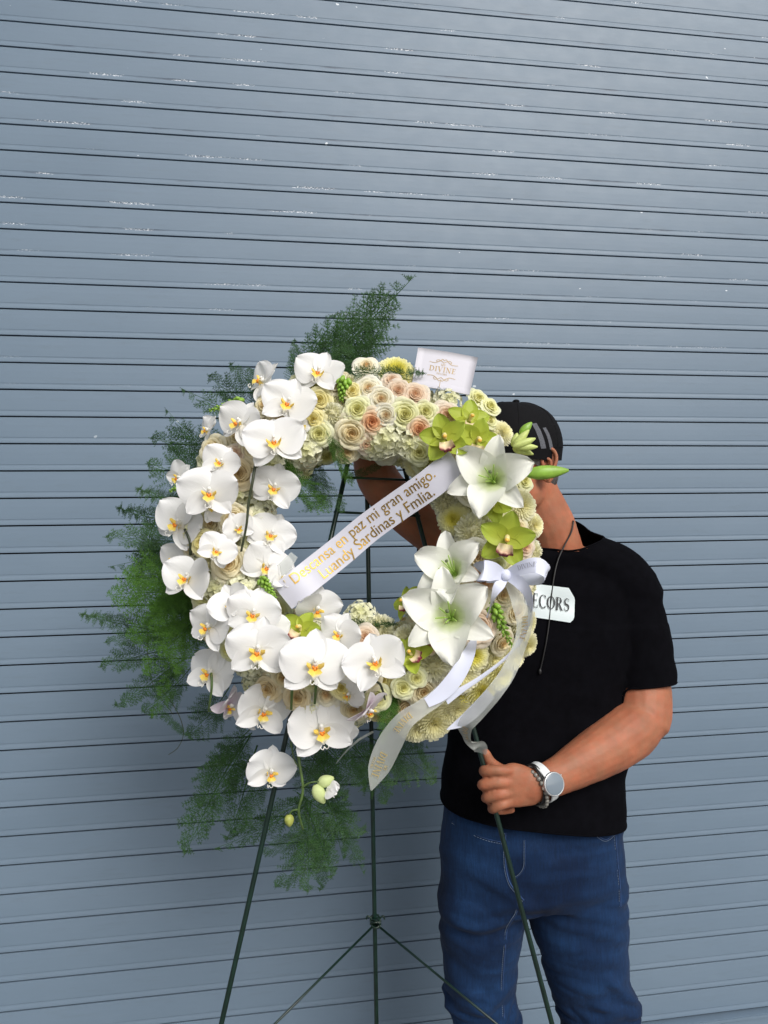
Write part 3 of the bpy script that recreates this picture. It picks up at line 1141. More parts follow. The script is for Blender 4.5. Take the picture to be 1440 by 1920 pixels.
for a in """600 730 757 520 1.44 n 1.1|575 740 740 572 1.43 n 1.2|560 745 690 610 1.44 n 1.2|620 720 722 600 1.43 n 1.3|540 760 620 590 1.44 n 1.1|560 735 555 640 1.43 n 1.0
630 720 700 640 1.42 n 1.2|590 740 660 655 1.40 n 1.2|650 690 790 705 1.33 t 1.0|520 760 440 680 1.43 n 1.2|510 790 345 735 1.44 n 1.0|500 800 400 700 1.43 n 1.3|490 770 470 690 1.43 n 1.2
450 860 290 815 1.42 n 1.1|440 880 318 770 1.43 n 1.0|430 900 285 870 1.42 n 1.2|430 900 300 935 1.43 n 1.0|400 930 330 830 1.42 n 1.3
400 980 268 915 1.42 t 1.4|380 1000 232 940 1.43 t 1.5|390 1030 205 1010 1.41 n .9|370 1010 215 1060 1.41 n 1.0|300 970 250 1090 1.42 t 1.4|290 1000 300 1110 1.42 t 1.6|330 990 268 1080 1.41 n 1.0
410 1080 240 1090 1.37 b 1.4|400 1090 250 1130 1.36 b 1.5|400 1100 215 1125 1.38 b 1.2|390 1090 290 1180 1.36 b 1.6|390 1120 310 1230 1.37 b 1.5|380 1130 250 1200 1.38 b 1.3|400 1130 340 1260 1.38 b 1.5|360 1080 310 1170 1.34 b 1.5|390 1150 280 1260 1.38 b 1.3|400 1090 320 1130 1.33 b 1.5|370 1110 290 1150 1.34 b 1.6
330 1200 165 1150 1.42 t 1.0|320 1190 200 1200 1.42 n .9|340 1220 195 1245 1.43 n 1.0|350 1240 215 1310 1.42 n 1.2|360 1250 275 1330 1.42 n 1.3|330 1280 290 1345 1.42 b 1.2|350 1230 300 1300 1.4 b 1.2|300 1330 362 1385 1.42 t .9
430 1290 360 1370 1.40 n 1.4|440 1340 370 1330 1.42 n 1.2|470 1360 400 1420 1.41 n 1.4|470 1370 380 1440 1.42 n 1.3|470 1380 375 1500 1.43 n 1.2|460 1400 352 1590 1.43 n 1.0|490 1400 420 1560 1.43 n 1.2|500 1440 445 1560 1.42 n 1.1
560 1380 500 1480 1.42 n 1.4|590 1390 560 1500 1.42 n 1.5|570 1390 640 1500 1.41 n 1.4|600 1380 680 1480 1.41 n 1.5|640 1370 740 1470 1.41 n 1.3|690 1380 810 1465 1.41 n 1.1|700 1370 800 1400 1.40 n .9|660 1390 720 1500 1.42 n 1.1|620 1400 605 1510 1.42 n 1.5|720 1380 760 1480 1.41 n 1.0
600 1490 412 1580 1.42 n .8|600 1500 440 1540 1.42 n 1.0|560 1480 680 1560 1.42 n 1.2|600 1480 650 1600 1.42 n 1.3|590 1500 570 1665 1.42 n 1.1|640 1540 520 1650 1.42 n .9|620 1540 680 1630 1.42 n 1.0|580 1500 610 1640 1.41 n 1.3|560 1440 660 1530 1.41 n 1.4|590 1560 490 1590 1.43 n .9|610 1560 600 1660 1.42 n 1.1
500 870 620 950 1.30 b .8|560 880 640 960 1.38 n .9|610 810 665 905 1.29 b .6|590 850 600 940 1.38 n 1.0|640 900 720 870 1.40 n .8|470 880 570 905 1.28 b .7|620 930 560 960 1.4 n .9|560 1165 740 1165 1.32 t .8|600 1160 690 1190 1.31 t .8|730 1270 728 1375 1.27 b .9|745 1280 715 1390 1.27 b .9|722 1290 750 1360 1.27 b .7
780 1380 800 1440 1.38 t 1.2|560 890 520 860 1.30 b 1.0""".replace('\n', '|').split('|'):
    q = a.split()
    x0, y0, x1, y1, d = map(float, q[:5])
    frond(x0, y0, x1, y1, d, q[5], float(q[6]), d1=d + random.uniform(-.03, .03))


def stem(pts, r=.0022, m=None, name='flower_stem'):
    mb = MB()
    P = catmull([at(*p) for p in pts], 6)
    n = len(P)
    mb.tube(P, [r * (1 - .3 * i / n) for i in range(n)], 7)
    return mb.build(name, m or G_dark, wreath, world=True)


stem([(480, 862, 1.25), (474, 900, 1.24), (466, 945, 1.24), (462, 985, 1.24), (452, 1034, 1.25)], .0028)
stem([(357, 1040, 1.29), (356, 1015, 1.28), (346, 992, 1.285)], .003)
stem([(548, 1262, 1.24), (547, 1300, 1.24), (546, 1330, 1.25)], .003, G_stem)
stem([(593, 1250, 1.24), (592, 1290, 1.25), (590, 1320, 1.25)], .003, G_stem)
stem([(396, 1262, 1.28), (397, 1290, 1.27), (391, 1332, 1.28)], .0026, G_stem)
stem([(555, 1350, 1.31), (560, 1420, 1.29), (568, 1480, 1.285), (560, 1520, 1.285), (568, 1555, 1.30)], .0030, G_stem)
stem([(565, 1478, 1.285), (580, 1468, 1.28), (600, 1465, 1.28)], .0019, G_stem)
stem([(560, 1518, 1.285), (548, 1520, 1.285), (541, 1530, 1.285)], .0018, G_stem)
stem([(545, 1390, 1.30), (552, 1425, 1.29), (562, 1440, 1.29)], .0016, G_stem)
stem([(692, 1278, 1.23), (712, 1282, 1.22), (722, 1312, 1.23)], .0024)
stem([(700, 1262, 1.22), (690, 1290, 1.22), (660, 1318, 1.24)], .0018, G_stem)
stem([(427, 1322, 1.30), (405, 1332, 1.29), (390, 1334, 1.29)], .0016, G_stem)
stem([(300, 1290, 1.42), (330, 1330, 1.42), (344, 1370, 1.42), (335, 1400, 1.42), (316, 1415, 1.42)], .0009)
stem([(276, 1180, 1.42), (278, 1240, 1.42), (290, 1290, 1.42), (325, 1340, 1.42)], .0009)


def bud(x0, y0, x1, y1, r, d, m=None, ridges=3, name='flower_bud', label=None):
    a, b = at(x0, y0, d), at(x1, y1, d)
    rr = r * d / F
    mb = MB()
    ax = (b - a)
    L = ax.length
    ax.normalize()
    q = ax.to_track_quat('Z', 'Y').to_matrix()
    N = 14

    def fn(u, v):
        th = v * math.pi
        w_ = rr * (math.sin(math.pi * min(1, u * .93 + .03) ** .8)) ** .75 * (1 + .10 * abs(math.cos(th * ridges / 2 * 1.0)) - .05)
        return a + q @ Vector((w_ * math.cos(th), w_ * math.sin(th), L * u))
    mb.sheet(N, 18, fn)
    return mb.build(name, m or G_bud, wreath, world=True, label=label)


bud(985, 889, 1066, 882, 13, 1.27, label='long green lily bud reaching past the ear of the man')
bud(975, 815, 997, 792, 8, 1.32)
bud(541, 1527, 543, 1550, 9, 1.285, mat('orchid_bud', (.40, .44, .10), .45, var=.35, vscale=50, trans=.15))
# half open orchid bud at the bottom
o = orchid(612, 1480, 26, 75, 0, 10, d=1.28, label='half open orchid bud')
for ch in o.children:
    ch.rotation_euler.x += .9
bud(596, 1470, 626, 1458, 11, 1.285, P_lily)
bud(590, 1472, 608, 1506, 12, 1.28, P_lily)


def snapdragon(x0, y0, x1, y1, r, d, n=34):
    a, b = at(x0, y0, d), at(x1, y1, d)
    ax = b - a
    q = ax.normalized().to_track_quat('Z', 'Y').to_matrix()
    mb = MB()
    mb.tube([a, b], [.003, .0012], 6)
    for i in range(n):
        t = i / (n - 1)
        rr = r * d / F * (1 - .72 * t)
        an = i * 2.4
        rad = q @ Vector((math.cos(an), math.sin(an), 0))
        c = a + ax * t + rad * rr * .62
        s = rr * .50
        Q = (rad * .8 + ax.normalized() * .9).to_track_quat('Z', 'Y').to_matrix()
        mb.ball(c, (s * .62, s * .62, s), 5, 7, 0, Q)
    return mb.build('bud_spike', G_bud, wreath, world=True)


snapdragon(923, 1136, 960, 1212, 17, 1.255)
snapdragon(490, 1085, 518, 1122, 13, 1.235)
snapdragon(455, 752, 392, 770, 13, 1.36)
snapdragon(372, 888, 318, 922, 13, 1.33)
snapdragon(646, 712, 640, 752, 17, 1.31)
# lime lily-like floret beside the cap
for k, (x, y) in enumerate(((1004, 822), (1008, 838), (992, 806), (985, 850), (970, 812), (1000, 852))):
    bud(962, 838, x, y, 8, 1.30 + .004 * k, G_lime, 2, name='lime_floret_petal')

# ------------------------------------------------------------------ easel
M_easel = mat('easel_green_enamel', (.004, .018, .012), .35, .5, var=.3, vscale=40)
easel = thing('wire_easel', 'thin dark green metal tripod easel holding up the wreath', 'easel', at(690, 1500, 1.42))
CAMF = lambda p: (p - CAM).dot(FW)


def to_floor(a, b):
    t = (0.004 - a.z) / (b.z - a.z)
    return a + (b - a) * t


def leg(p0, p1, r=.0048):
    a, b = at(*p0), at(*p1)
    e = to_floor(a, b)
    mb = MB()
    mb.tube([a, a.lerp(e, .33), a.lerp(e, .66), e], r, 10)
    o = mb.build('leg', M_easel, easel, world=True)
    mb = MB()
    mb.tube([e + (a - e).normalized() * .02, e], .0075, 10)
    mb.build('foot_cap', mat('rubber_tip', (.02, .02, .02), .8), o, Matrix.Translation(-easel.location))
    return a, e


LA, LE = leg((690, 700, 1.462), (415, 1920, 1.31))
LA = None
mb = MB()
easel_l = (at(645, 880, 1.462), at(415, 1920, 1.31))
RA, RE = leg((722, 740, 1.462), (1035, 1920, 1.354))
BA, BE = leg((684, 690, 1.485), (706, 1920, 1.60))
lerp_px = lambda a, b, t: a.lerp(b, t)
LEFT = lambda t: at(690, 700, 1.462).lerp(at(415, 1920, 1.31), t)
RIGHT = lambda t: at(722, 740, 1.462).lerp(at(1035, 1920, 1.354), t)
for tl, tr in ((.232, .205), (.175, .145)):
    mb = MB()
    mb.tube([LEFT(tl) + RT * -.006, RIGHT(tr) + RT * .006], .0026, 8)
    mb.build('crossbar', M_easel, easel, world=True)
mb = MB()
mb.tube([LEFT(.47), RIGHT(.45)], .003, 8)
mb.build('crossbar', M_easel, easel, world=True)
K = at(704, 1732, 1.575)
for e in (at(386, 2049, 1.302), at(1060, 2026, 1.347)):
    mb = MB()
    mb.tube([K, e], .0024, 8)
    mb.build('brace_rod', M_easel, easel, world=True)
mb = MB()
for k in range(4):
    pts = [K + RT * (.011 * math.cos(a)) + UP * (.009 * math.sin(a) + .002 * k) + TOCAM * (.011 * math.sin(a + k)) for a in np.linspace(0, 6.283, 13)]
    mb.tube(pts, .0022, 6)
for s in (-1, 1):
    mb.tube(catmull([K, K + RT * s * .010 + UP * .012, K + RT * s * .017 + UP * .017, K + RT * s * .020 + UP * .010], 4), .0020, 6)
mb.build('wire_hook', M_easel, easel, world=True)

# ------------------------------------------------------------------ ribbons
M_sash = mat('sash_satin', (.52, .52, .59), .30, .6, bump=.12, bscale=25, sheen=.2)
M_gold = mat('gold_foil', (.66, .42, .10), .24, .5, metal=1.0, var=.6, vscale=34)  # brightness noise paints the foil's uneven reflections into the colour
M_satin = mat('ribbon_satin', (.66, .69, .82), .32, .6, sheen=.2)


def sheer_mat():
    m = mat('sheer_ribbon', (.68, .71, .68), .45, .4)
    n = m.node_tree
    b = n.nodes['Principled BSDF']
    tr = n.nodes.new('ShaderNodeBsdfTransparent')
    mx = n.nodes.new('ShaderNodeMixShader')
    mx.inputs[0].default_value = .33
    n.links.new(tr.outputs[0], mx.inputs[1])
    n.links.new(b.outputs[0], mx.inputs[2])
    n.links.new(mx.outputs[0], n.nodes['Material Output'].inputs['Surface'])
    return m


M_sheer = sheer_mat()


class Strip:
    """a ribbon: centre line, half width and cross direction along its length"""
    def __init__(s, ctrl, n=10, th=.0004):
        # ctrl: (px, py, d, width px, twist degrees)
        P = [at(c[0], c[1], c[2]) for c in ctrl]
        s.P = catmull(P, n)
        s.W = [w_ * .5 / F for w_ in cat1([c[3] * c[2] for c in ctrl], n)]
        s.T = [math.radians(t) for t in cat1([c[4] for c in ctrl], n)]
        s.n = len(s.P)
        s.L = [0]
        for i in range(1, s.n):
            s.L.append(s.L[-1] + (s.P[i] - s.P[i - 1]).length)
        s.th = th

    def frame(s, u):
        f = max(0, min(.99999, u)) * (s.n - 1)
        i = int(f)
        t = f - i
        p = s.P[i].lerp(s.P[i + 1], t)
        tg = (s.P[min(i + 2, s.n - 1)] - s.P[max(i - 1, 0)]).normalized()
        v = (CAM - p).normalized()
        c = tg.cross(v).normalized() * -1
        tw = s.T[i] * (1 - t) + s.T[i + 1] * t
        c = Matrix.Rotation(tw, 3, tg) @ c
        nrm = c.cross(tg)
        nrm = nrm if nrm.dot(v) > 0 else -nrm
        return p, tg, c, nrm, s.W[i] * (1 - t) + s.W[i + 1] * t

    def at_len(s, l):
        """u for an arc length"""
        for i in range(1, s.n):
            if s.L[i] >= l:
                return (i - 1 + (l - s.L[i - 1]) / max(1e-9, s.L[i] - s.L[i - 1])) / (s.n - 1)
        return 1.0

    def pt(s, u, v, lift=0.0, cut0=0.0, cut1=0.0, wave=0.0):
        uu = u + (cut0 * v * (1 - u) if cut0 else 0) + (cut1 * v * u if cut1 else 0)
        p, tg, c, nrm, w_ = s.frame(uu)
        return p + c * (w_ * v) + nrm * (lift + wave * w_ * (v * v - .5))

    def build(s, name, m, parent, cut0=0, cut1=0, wave=0.0, nv=6, label=None):
        mb = MB()
        N = s.n * 2
        mb.sheet(N, nv, lambda u, v: s.pt(u, v, s.th, cut0, cut1, wave))
        mb.sheet(N, nv, lambda u, v: s.pt(u, v, -s.th, cut0, cut1, wave), flip=True)
        return mb.build(name, m, parent, world=True, label=label)

    def print_quads(s, mb, quads, l0, v0, h, wd=1.0, flip=1, lift=.0012, dirn=1):
        """quads of text height 1, written from arc length l0 along the strip, baseline at v0 (metres from the middle)"""
        for q in quads:
            vs = []
            for x, y in q:
                u = s.at_len(l0 + dirn * x * h * wd)
                p, tg, c, nrm, w_ = s.frame(u)
                fl = dirn * (1 if tg.cross(c).dot(nrm) > 0 else -1)
                vs.append(p + c * fl * (v0 + y * h) + nrm * lift)
            mb.add(vs, [(0, 1, 2, 3)])


def font_tris(txt, size=1.0):
    cu = bpy.data.curves.new('t', 'FONT')
    cu.body = txt
    cu.size = size
    cu.resolution_u = 4
    o = bpy.data.objects.new('t', cu)
    COL.objects.link(o)
    dg = bpy.context.evaluated_depsgraph_get()
    dg.update()
    me = bpy.data.meshes.new_from_object(o.evaluated_get(dg))
    V = [tuple(v.co) for v in me.vertices]
    Fs = [tuple(p.vertices) for p in me.polygons]
    bpy.data.objects.remove(o)
    bpy.data.meshes.remove(me)
    return V, Fs


sash = thing('memorial_ribbon', 'white satin sash with gold lettering stretched across the opening of the wreath', 'ribbon', at(700, 975, 1.29))
ss = Strip([(858, 868, 1.262, 60, 12), (838, 882, 1.262, 58, 4), (800, 912, 1.265, 57, 0), (745, 950, 1.275, 56, -3), (690, 990, 1.28, 56, -2), (640, 1032, 1.275, 57, 3), (590, 1072, 1.262, 58, 4), (555, 1100, 1.25, 58, 3), (530, 1120, 1.25, 56, 0)], 12)
ss.build('band', M_sash, sash, cut0=.012, nv=10)
TOT = ss.L[-1]
for txt, x_end, row, v0, size in (('Descansa en paz mi gran amigo.', 0, 0, .0040, .0285), ('Luandy Sardinas y Fmlia.', 1, 1, -.0208, .0285)):
    V, Fs = font_tris(txt)
    xm = max(v[0] for v in V)
    # from lower left to upper right: the strip runs the other way, so measure back from its end
    l_start, l_stop = ((.0440, .3600) if row == 0 else (.0640, .3150))
    k = (l_stop - l_start) / xm
    mb = MB()
    out = []
    for x, y, z in V:
        l = l_stop - x * k
        u = ss.at_len(l)
        p, tg, c, nrm, w_ = ss.frame(u)
        sg = 1 if c.dot(UP) > 0 else -1
        out.append(p + c * sg * (v0 + y * size) + nrm * .0013)
    mb.add(out, Fs)
    mb.build('lettering', M_gold, sash, world=True, smooth=False)
mb = MB()
for (x, y) in ((829, 858), (862, 890)):
    mb.ball(at(x, y, 1.257), .0022, 6, 8)
mb.build('pin', mat('pin_head', (.6, .6, .62), .3, metal=.6), sash, world=True)
# folded end at the lower left
s2 = Strip([(552, 1040, 1.262, 16, 10), (530, 1068, 1.262, 26, 10), (508, 1092, 1.262, 34, 10)], 8)
s2.build('band', M_sheer, sash)

# bow with its tails
M_print = mat('ribbon_print', (.42, .30, .14), .4, metal=.3)
M_print_g = mat('ribbon_print_grey', (.35, .36, .42), .5)
bow = thing('ribbon_bow', 'small white satin bow with long sheer tails on the right side of the wreath', 'bow', at(948, 1078, 1.24))


def loop(ctrl, name='loop', m=None, **k):
    s = Strip(ctrl, 9)
    s.build(name, m or M_satin, bow, wave=.12, **k)
    return s


l1 = loop([(948, 1080, 1.238, 14, 0), (926, 1072, 1.215, 34, 0), (908, 1070, 1.20, 40, 20), (902, 1072, 1.215, 40, 80), (908, 1074, 1.235, 38, 150), (930, 1080, 1.245, 26, 180), (948, 1082, 1.25, 12, 180)])
l2 = loop([(948, 1078, 1.238, 12, 0), (975, 1066, 1.215, 24, 0), (1005, 1060, 1.20, 30, -15), (1024, 1072, 1.205, 34, -60), (1016, 1086, 1.225, 34, -120), (985, 1084, 1.24, 26, -160), (950, 1080, 1.25, 12, -180)])
mb = MB()
mb.ball(at(949, 1078, 1.232), (.009, .007, .010), 8, 10)
mb.build('knot', M_satin, bow, world=True)
t1 = loop([(946, 1084, 1.235, 14, 0), (936, 1098, 1.225, 20, 10), (926, 1118, 1.222, 14, 50), (919, 1140, 1.225, 6, 70), (913, 1158, 1.23, 4, 40)], 'tail')
t2 = loop([(952, 1082, 1.235, 14, 0), (974, 1092, 1.215, 24, 20), (990, 1115, 1.21, 20, 40), (994, 1150, 1.215, 14, 60), (984, 1185, 1.22, 12, 50), (968, 1212, 1.225, 10, 30)], 'tail')
t3 = loop([(955, 1090, 1.24, 20, 0), (978, 1125, 1.225, 40, 10), (984, 1170, 1.21, 34, 30), (974, 1212, 1.205, 26, 20), (952, 1262, 1.20, 28, 0), (925, 1300, 1.20, 30, -5), (895, 1335, 1.22, 30, 0), (872, 1362, 1.24, 30, 20),
           (878, 1388, 1.26, 24, 70), (900, 1400, 1.28, 26, 20), (900, 1412, 1.30, 22, 0)], 'tail', M_sheer)
t4 = loop([(884, 1205, 1.235, 14, 20), (872, 1235, 1.215, 26, 8), (850, 1275, 1.205, 30, 0), (822, 1305, 1.205, 30, -5), (790, 1328, 1.205, 30, -10), (758, 1352, 1.21, 36, 0), (732, 1392, 1.225, 46, 4), (710, 1440, 1.24, 40, 0), (696, 1482, 1.25, 3, 0)], 'tail', M_sheer)
t4b = loop([(890, 1195, 1.235, 10, 30), (878, 1228, 1.212, 24, 12), (856, 1268, 1.2025, 30, 4), (830, 1298, 1.202, 28, 0), (800, 1318, 1.2035, 18, 0)], 'tail', M_satin)
t5 = loop([(985, 1190, 1.215, 7, 60), (950, 1232, 1.21, 7, 50), (905, 1268, 1.208, 9, 40), (868, 1292, 1.206, 12, 30), (835, 1312, 1.206, 20, 10)], 'tail', M_satin)
t6 = loop([(920, 1300, 1.235, 22, 20), (895, 1328, 1.245, 24, 20), (868, 1352, 1.25, 20, 20), (838, 1368, 1.255, 2, 0)], 'tail', M_satin)
t7 = loop([(700, 1372, 1.30, 5, 40), (672, 1388, 1.30, 6, 50), (648, 1410, 1.31, 5, 60), (630, 1432, 1.32, 2, 60)], 'tail', M_sheer)


def ribbon_word(s, word, frac, v0, h, flip=1, m=None, dirn=1, wd=1.0):
    q, wt = text_polys(word)
    mb = MB()
    s.print_quads(mb, q, frac * s.L[-1] - dirn * wt * h * wd / 2, v0, h, wd, flip, dirn=dirn)
    mb.build('lettering', m or M_print, bow, world=True, smooth=False)


M_goldtxt = mat('gold_print', (.80, .62, .26), .35, metal=.4)
ribbon_word(t4, 'DIVINE', .845, -.0075, .0125, 1, M_goldtxt)
ribbon_word(t4, 'MY', .845, .0075, .0060, 1, M_goldtxt)
ribbon_word(t4, 'DECORS', .845, -.0145, .0045, 1, M_goldtxt)
ribbon_word(t4, 'DIVINE', .565, -.006, .0105, 1, M_goldtxt)
ribbon_word(t3, 'DIVINE', .80, -.004, .010, 1, M_print)
ribbon_word(t3, 'DIVINE', .22, -.004, .010, 1, M_print)
ribbon_word(l2, 'DIVINE', .27, -.002, .008, -1, M_print_g)
ribbon_word(l1, 'DIVINE', .86, -.002, .007, 1, M_print_g)

# ------------------------------------------------------------------ card
card = thing('message_card', 'white envelope card with a small gold emblem standing on top of the wreath', 'card', at(834, 740, 1.345))
c00, c10, c11, c01 = at(772, 722, 1.345), at(880, 741, 1.335), at(896, 671, 1.372), at(784, 652, 1.382)
cn = (c10 - c00).cross(c01 - c00).normalized()
if cn.dot(TOCAM) < 0:
    cn = -cn
CP = lambda u, v, l=0.0: (c00.lerp(c10, u)).lerp(c01.lerp(c11, u), v) + cn * (l + .002 * math.sin(u * 3.1) )
mb = MB()
vs = []
for l in (.0009, -.0009):
    vs += [CP(i / 8, j / 6, l) for i in range(9) for j in range(7)]
fs = []
for s_ in (0, 63):
    for i in range(8):
        for j in range(6):
            a = s_ + i * 7 + j
            q = (a, a + 1, a + 8, a + 7)
            fs.append(q if s_ else q[::-1])
edge = [i * 7 for i in range(9)] + [56 + j for j in range(1, 7)] + [i * 7 + 6 for i in range(7, -1, -1)] + [j for j in range(5, 0, -1)]
for a, b in zip(edge, edge[1:] + edge[:1]):
    fs.append((a, b, b + 63, a + 63))
mb.add(vs, fs)
mb.build('envelope', mat('card_paper', (.56, .55, .60), .6, .4), card, world=True)
mb = MB()
ASP = (c10 - c00).length / (c01 - c00).length


def card_word(word, cx, cy, h, mb):
    q, wt = text_polys(word)
    w0 = h / ASP
    for quad in q:
        mb.add([CP(cx + (x - wt / 2) * w0, cy + y * h, .0014) for x, y in quad], [(0, 1, 2, 3)])


card_word('DIVINE', .47, .44, .135, mb)
card_word('MY', .47, .60, .055, mb)
card_word('DECORS', .47, .365, .045, mb)


def card_line(pts, wd=.006):
    P = [(p.x, p.y) for p in catmull([Vector((x, y, 0)) for x, y in pts], 5)]
    for (x0, y0), (x1, y1) in zip(P, P[1:]):
        dx, dy = (x1 - x0) * ASP, y1 - y0
        L = math.hypot(dx, dy) or 1
        nx, ny = -dy / L * wd / ASP, dx / L * wd
        mb.add([CP(x0 + nx, y0 + ny, .0014), CP(x0 - nx, y0 - ny, .0014), CP(x1 - nx, y1 - ny, .0014), CP(x1 + nx, y1 + ny, .0014)], [(0, 1, 2, 3)])


for sgn, yy in ((1, .68), (-1, .30)):
    for sx in (-1, 1):
        card_line([(.47, yy), (.47 + sx * .05, yy + sgn * .05), (.47 + sx * .10, yy + sgn * .07), (.47 + sx * .13, yy + sgn * .03), (.47 + sx * .10, yy + sgn * .01), (.47 + sx * .08, yy + sgn * .04)])
        card_line([(.47, yy + sgn * .06), (.47 + sx * .03, yy + sgn * .10), (.47 + sx * .06, yy + sgn * .05), (.47 + sx * .14, yy - sgn * .02), (.47 + sx * .24, yy - sgn * .01)])
card_line([(.47, .22), (.47, .12), (.475, .03)], .005)
mb.build('emblem', M_print, card, world=True, smooth=False)
mb = MB()
mb.tube([CP(.52, .02, -.003), CP(.5, -.7, -.01)], .0016, 6)
mb.tube([CP(.45, .02, .004), CP(.52, -.03, .004), CP(.6, .02, .004)], .0012, 6)
M_clear = mat('clear_plastic', (.85, .9, .9), .1)
M_clear.node_tree.nodes['Principled BSDF'].inputs['Transmission Weight'].default_value = .9
mb.build('card_pick', M_clear, card, world=True)
#PART5

# ------------------------------------------------------------------ the man
def on_tree(tree, px, py, lift=.002, fall=1.5):
    d = (at(px, py, 1) - CAM).normalized()
    h = tree.ray_cast(CAM, d)
    if h[0] is None:
        return at(px, py, fall)
    nn = h[1] if h[1].dot(d) < 0 else -h[1]
    return h[0] + nn * lift


M_skin = mat('skin', (.44, .185, .098), .58, .35, var=.16, vscale=22, bump=.35, bscale=260)
_n = M_skin.node_tree
_b = _n.nodes['Principled BSDF']
_hs = [q for q in _n.nodes if q.type == 'HUE_SAT'][0]
_tc = [q for q in _n.nodes if q.type == 'TEX_COORD'][0]
_z = _n.nodes.new('ShaderNodeTexNoise')
_z.inputs['Scale'].default_value = 38
_z.inputs['Detail'].default_value = 6
_z.inputs['Roughness'].default_value = .7
_n.links.new(_tc.outputs['Object'], _z.inputs['Vector'])
_r = _n.nodes.new('ShaderNodeValToRGB')
_r.color_ramp.elements[0].position, _r.color_ramp.elements[0].color = .34, (.30, .128, .070, 1)
_r.color_ramp.elements[1].position, _r.color_ramp.elements[1].color = .66, (.37, .120, .062, 1)
_n.links.new(_z.outputs['Fac'], _r.inputs[0])
_n.links.new(_r.outputs[0], _hs.inputs['Color'])
_b.inputs['Subsurface Weight'].default_value = .12
_b.inputs['Subsurface Radius'].default_value = (.02, .007, .004)
_b.inputs['Subsurface Scale'].default_value = .5
M_tee = mat('black_cotton', (.0022, .0022, .0034), .92, .05, var=.2, vscale=60, bump=.3, bscale=700)
M_cap = mat('cap_black', (.004, .004, .005), .85, .15, bump=.4, bscale=900)
M_hair = mat('short_grey_hair', (.075, .068, .066), .8, .3, var=.65, vscale=420, bump=1.2, bscale=700)

person = thing('person', 'man in black t-shirt, cap and blue jeans behind the wreath, gripping the easel leg', 'person', Vector((at(1000, 1500, 1.58).x, at(1000, 1500, 1.58).y, 0)))
DT = 1.58


def A(l, d=DT):
    return [at(p[0], p[1], p[2] if len(p) > 2 else d) for p in l]


def limb(mb, ctrl, n=5, seg=18, ref=None, power=2.0, rounded=True):
    """ctrl: (px, py, d, ra px, rb px): smooth tapering limb, ra runs along ref (default the picture's right), rb in depth"""
    P = catmull([at(c[0], c[1], c[2]) for c in ctrl], n)
    ra = cat1([c[3] * c[2] / F for c in ctrl], n)
    rb = cat1([c[4] * c[2] / F for c in ctrl], n)
    R = list(zip(ra, rb))
    if rounded:
        t0 = (P[0] - P[1]).normalized()
        t1 = (P[-1] - P[-2]).normalized()
        a0, a1 = min(R[0]), min(R[-1])
        P = [P[0] + t0 * a0 * .85, P[0] + t0 * a0 * .5] + P + [P[-1] + t1 * a1 * .5, P[-1] + t1 * a1 * .85]
        R = [(R[0][0] * .5, R[0][1] * .5), (R[0][0] * .87, R[0][1] * .87)] + R + [(R[-1][0] * .87, R[-1][1] * .87), (R[-1][0] * .5, R[-1][1] * .5)]
    mb.tube(P, R, seg, ref=ref if ref is not None else RT, power=power)


# --- head frame: face towards the left of the picture and a little to the viewer, bent down
HC = at(965, 872, 1.53)
hf = (RT * -.80 + UP * -.20 + TOCAM * .56).normalized()
hu = (UP + RT * .05).normalized()
hu = (hu - hf * hu.dot(hf)).normalized()
hr = hf.cross(hu)
HM = Matrix((hr, hf, hu)).transposed()
H = lambda x, y, z: HC + HM @ Vector((x, y, z))

body = MB()
body.ball(H(0, -.006, .030), (.077, .099, .098), 14, 20, M=HM)
body.ball(H(0, .030, -.030), (.066, .066, .085), 12, 16, M=HM)
body.ball(H(0, .046, -.078), (.046, .046, .042), 10, 12, M=HM)       # chin
body.ball(H(.040, .010, -.058), (.024, .045, .036), 8, 10, M=HM)     # jaw corners
body.ball(H(-.040, .010, -.058), (.024, .045, .036), 8, 10, M=HM)
body.ball(H(0, .088, .016), (.040, .012, .012), 8, 10, M=HM)         # brow
body.tube([H(0, .088, .008), H(0, .106, -.020), H(0, .100, -.030)], [.007, .013, .012], 8)
body.ball(H(0, .093, -.034), (.019, .012, .009), 6, 8, M=HM)
body.ball(H(0, .088, -.056), (.024, .010, .006), 6, 10, M=HM)        # lips
body.ball(H(0, .087, -.066), (.021, .010, .006), 6, 10, M=HM)
body.ball(H(0, -.046, -.028), (.060, .050, .060), 10, 14, M=HM)
body.tube([H(0, -.018, -.02), H(0, -.042, -.080), at(1026, 985, 1.575), at(1037, 1030, 1.595), at(1036, 1070, 1.60)], [(.058, .060), (.059, .060), (.060, .060), (.066, .064), (.08, .07)], 20, ref=hr)
limb(body, [(1030, 1045, 1.60, 44, 50), (1090, 1068, 1.60, 42, 45), (1150, 1095, 1.60, 44, 46)], ref=UP)   # trapezius
limb(body, [(1010, 1045, 1.60, 44, 50), (950, 1058, 1.60, 42, 45), (890, 1080, 1.60, 44, 46)], ref=UP)
# trunk and legs under the clothes
limb(body, [(1015, 1090, 1.61, 130, 66), (1005, 1200, 1.605, 140, 80), (1000, 1400, 1.605, 140, 84), (998, 1600, 1.60, 145, 84)], power=2.4)
limb(body, [(915, 1640, 1.58, 66, 72), (903, 1800, 1.58, 52, 62), (905, 1960, 1.58, 46, 52), (905, 2120, 1.60, 42, 46), (905, 2262, 1.60, 30, 34)])
limb(body, [(1080, 1640, 1.58, 70, 72), (1098, 1800, 1.58, 58, 62), (1120, 1960, 1.58, 52, 52), (1130, 2120, 1.60, 44, 46), (1135, 2262, 1.60, 30, 34)])
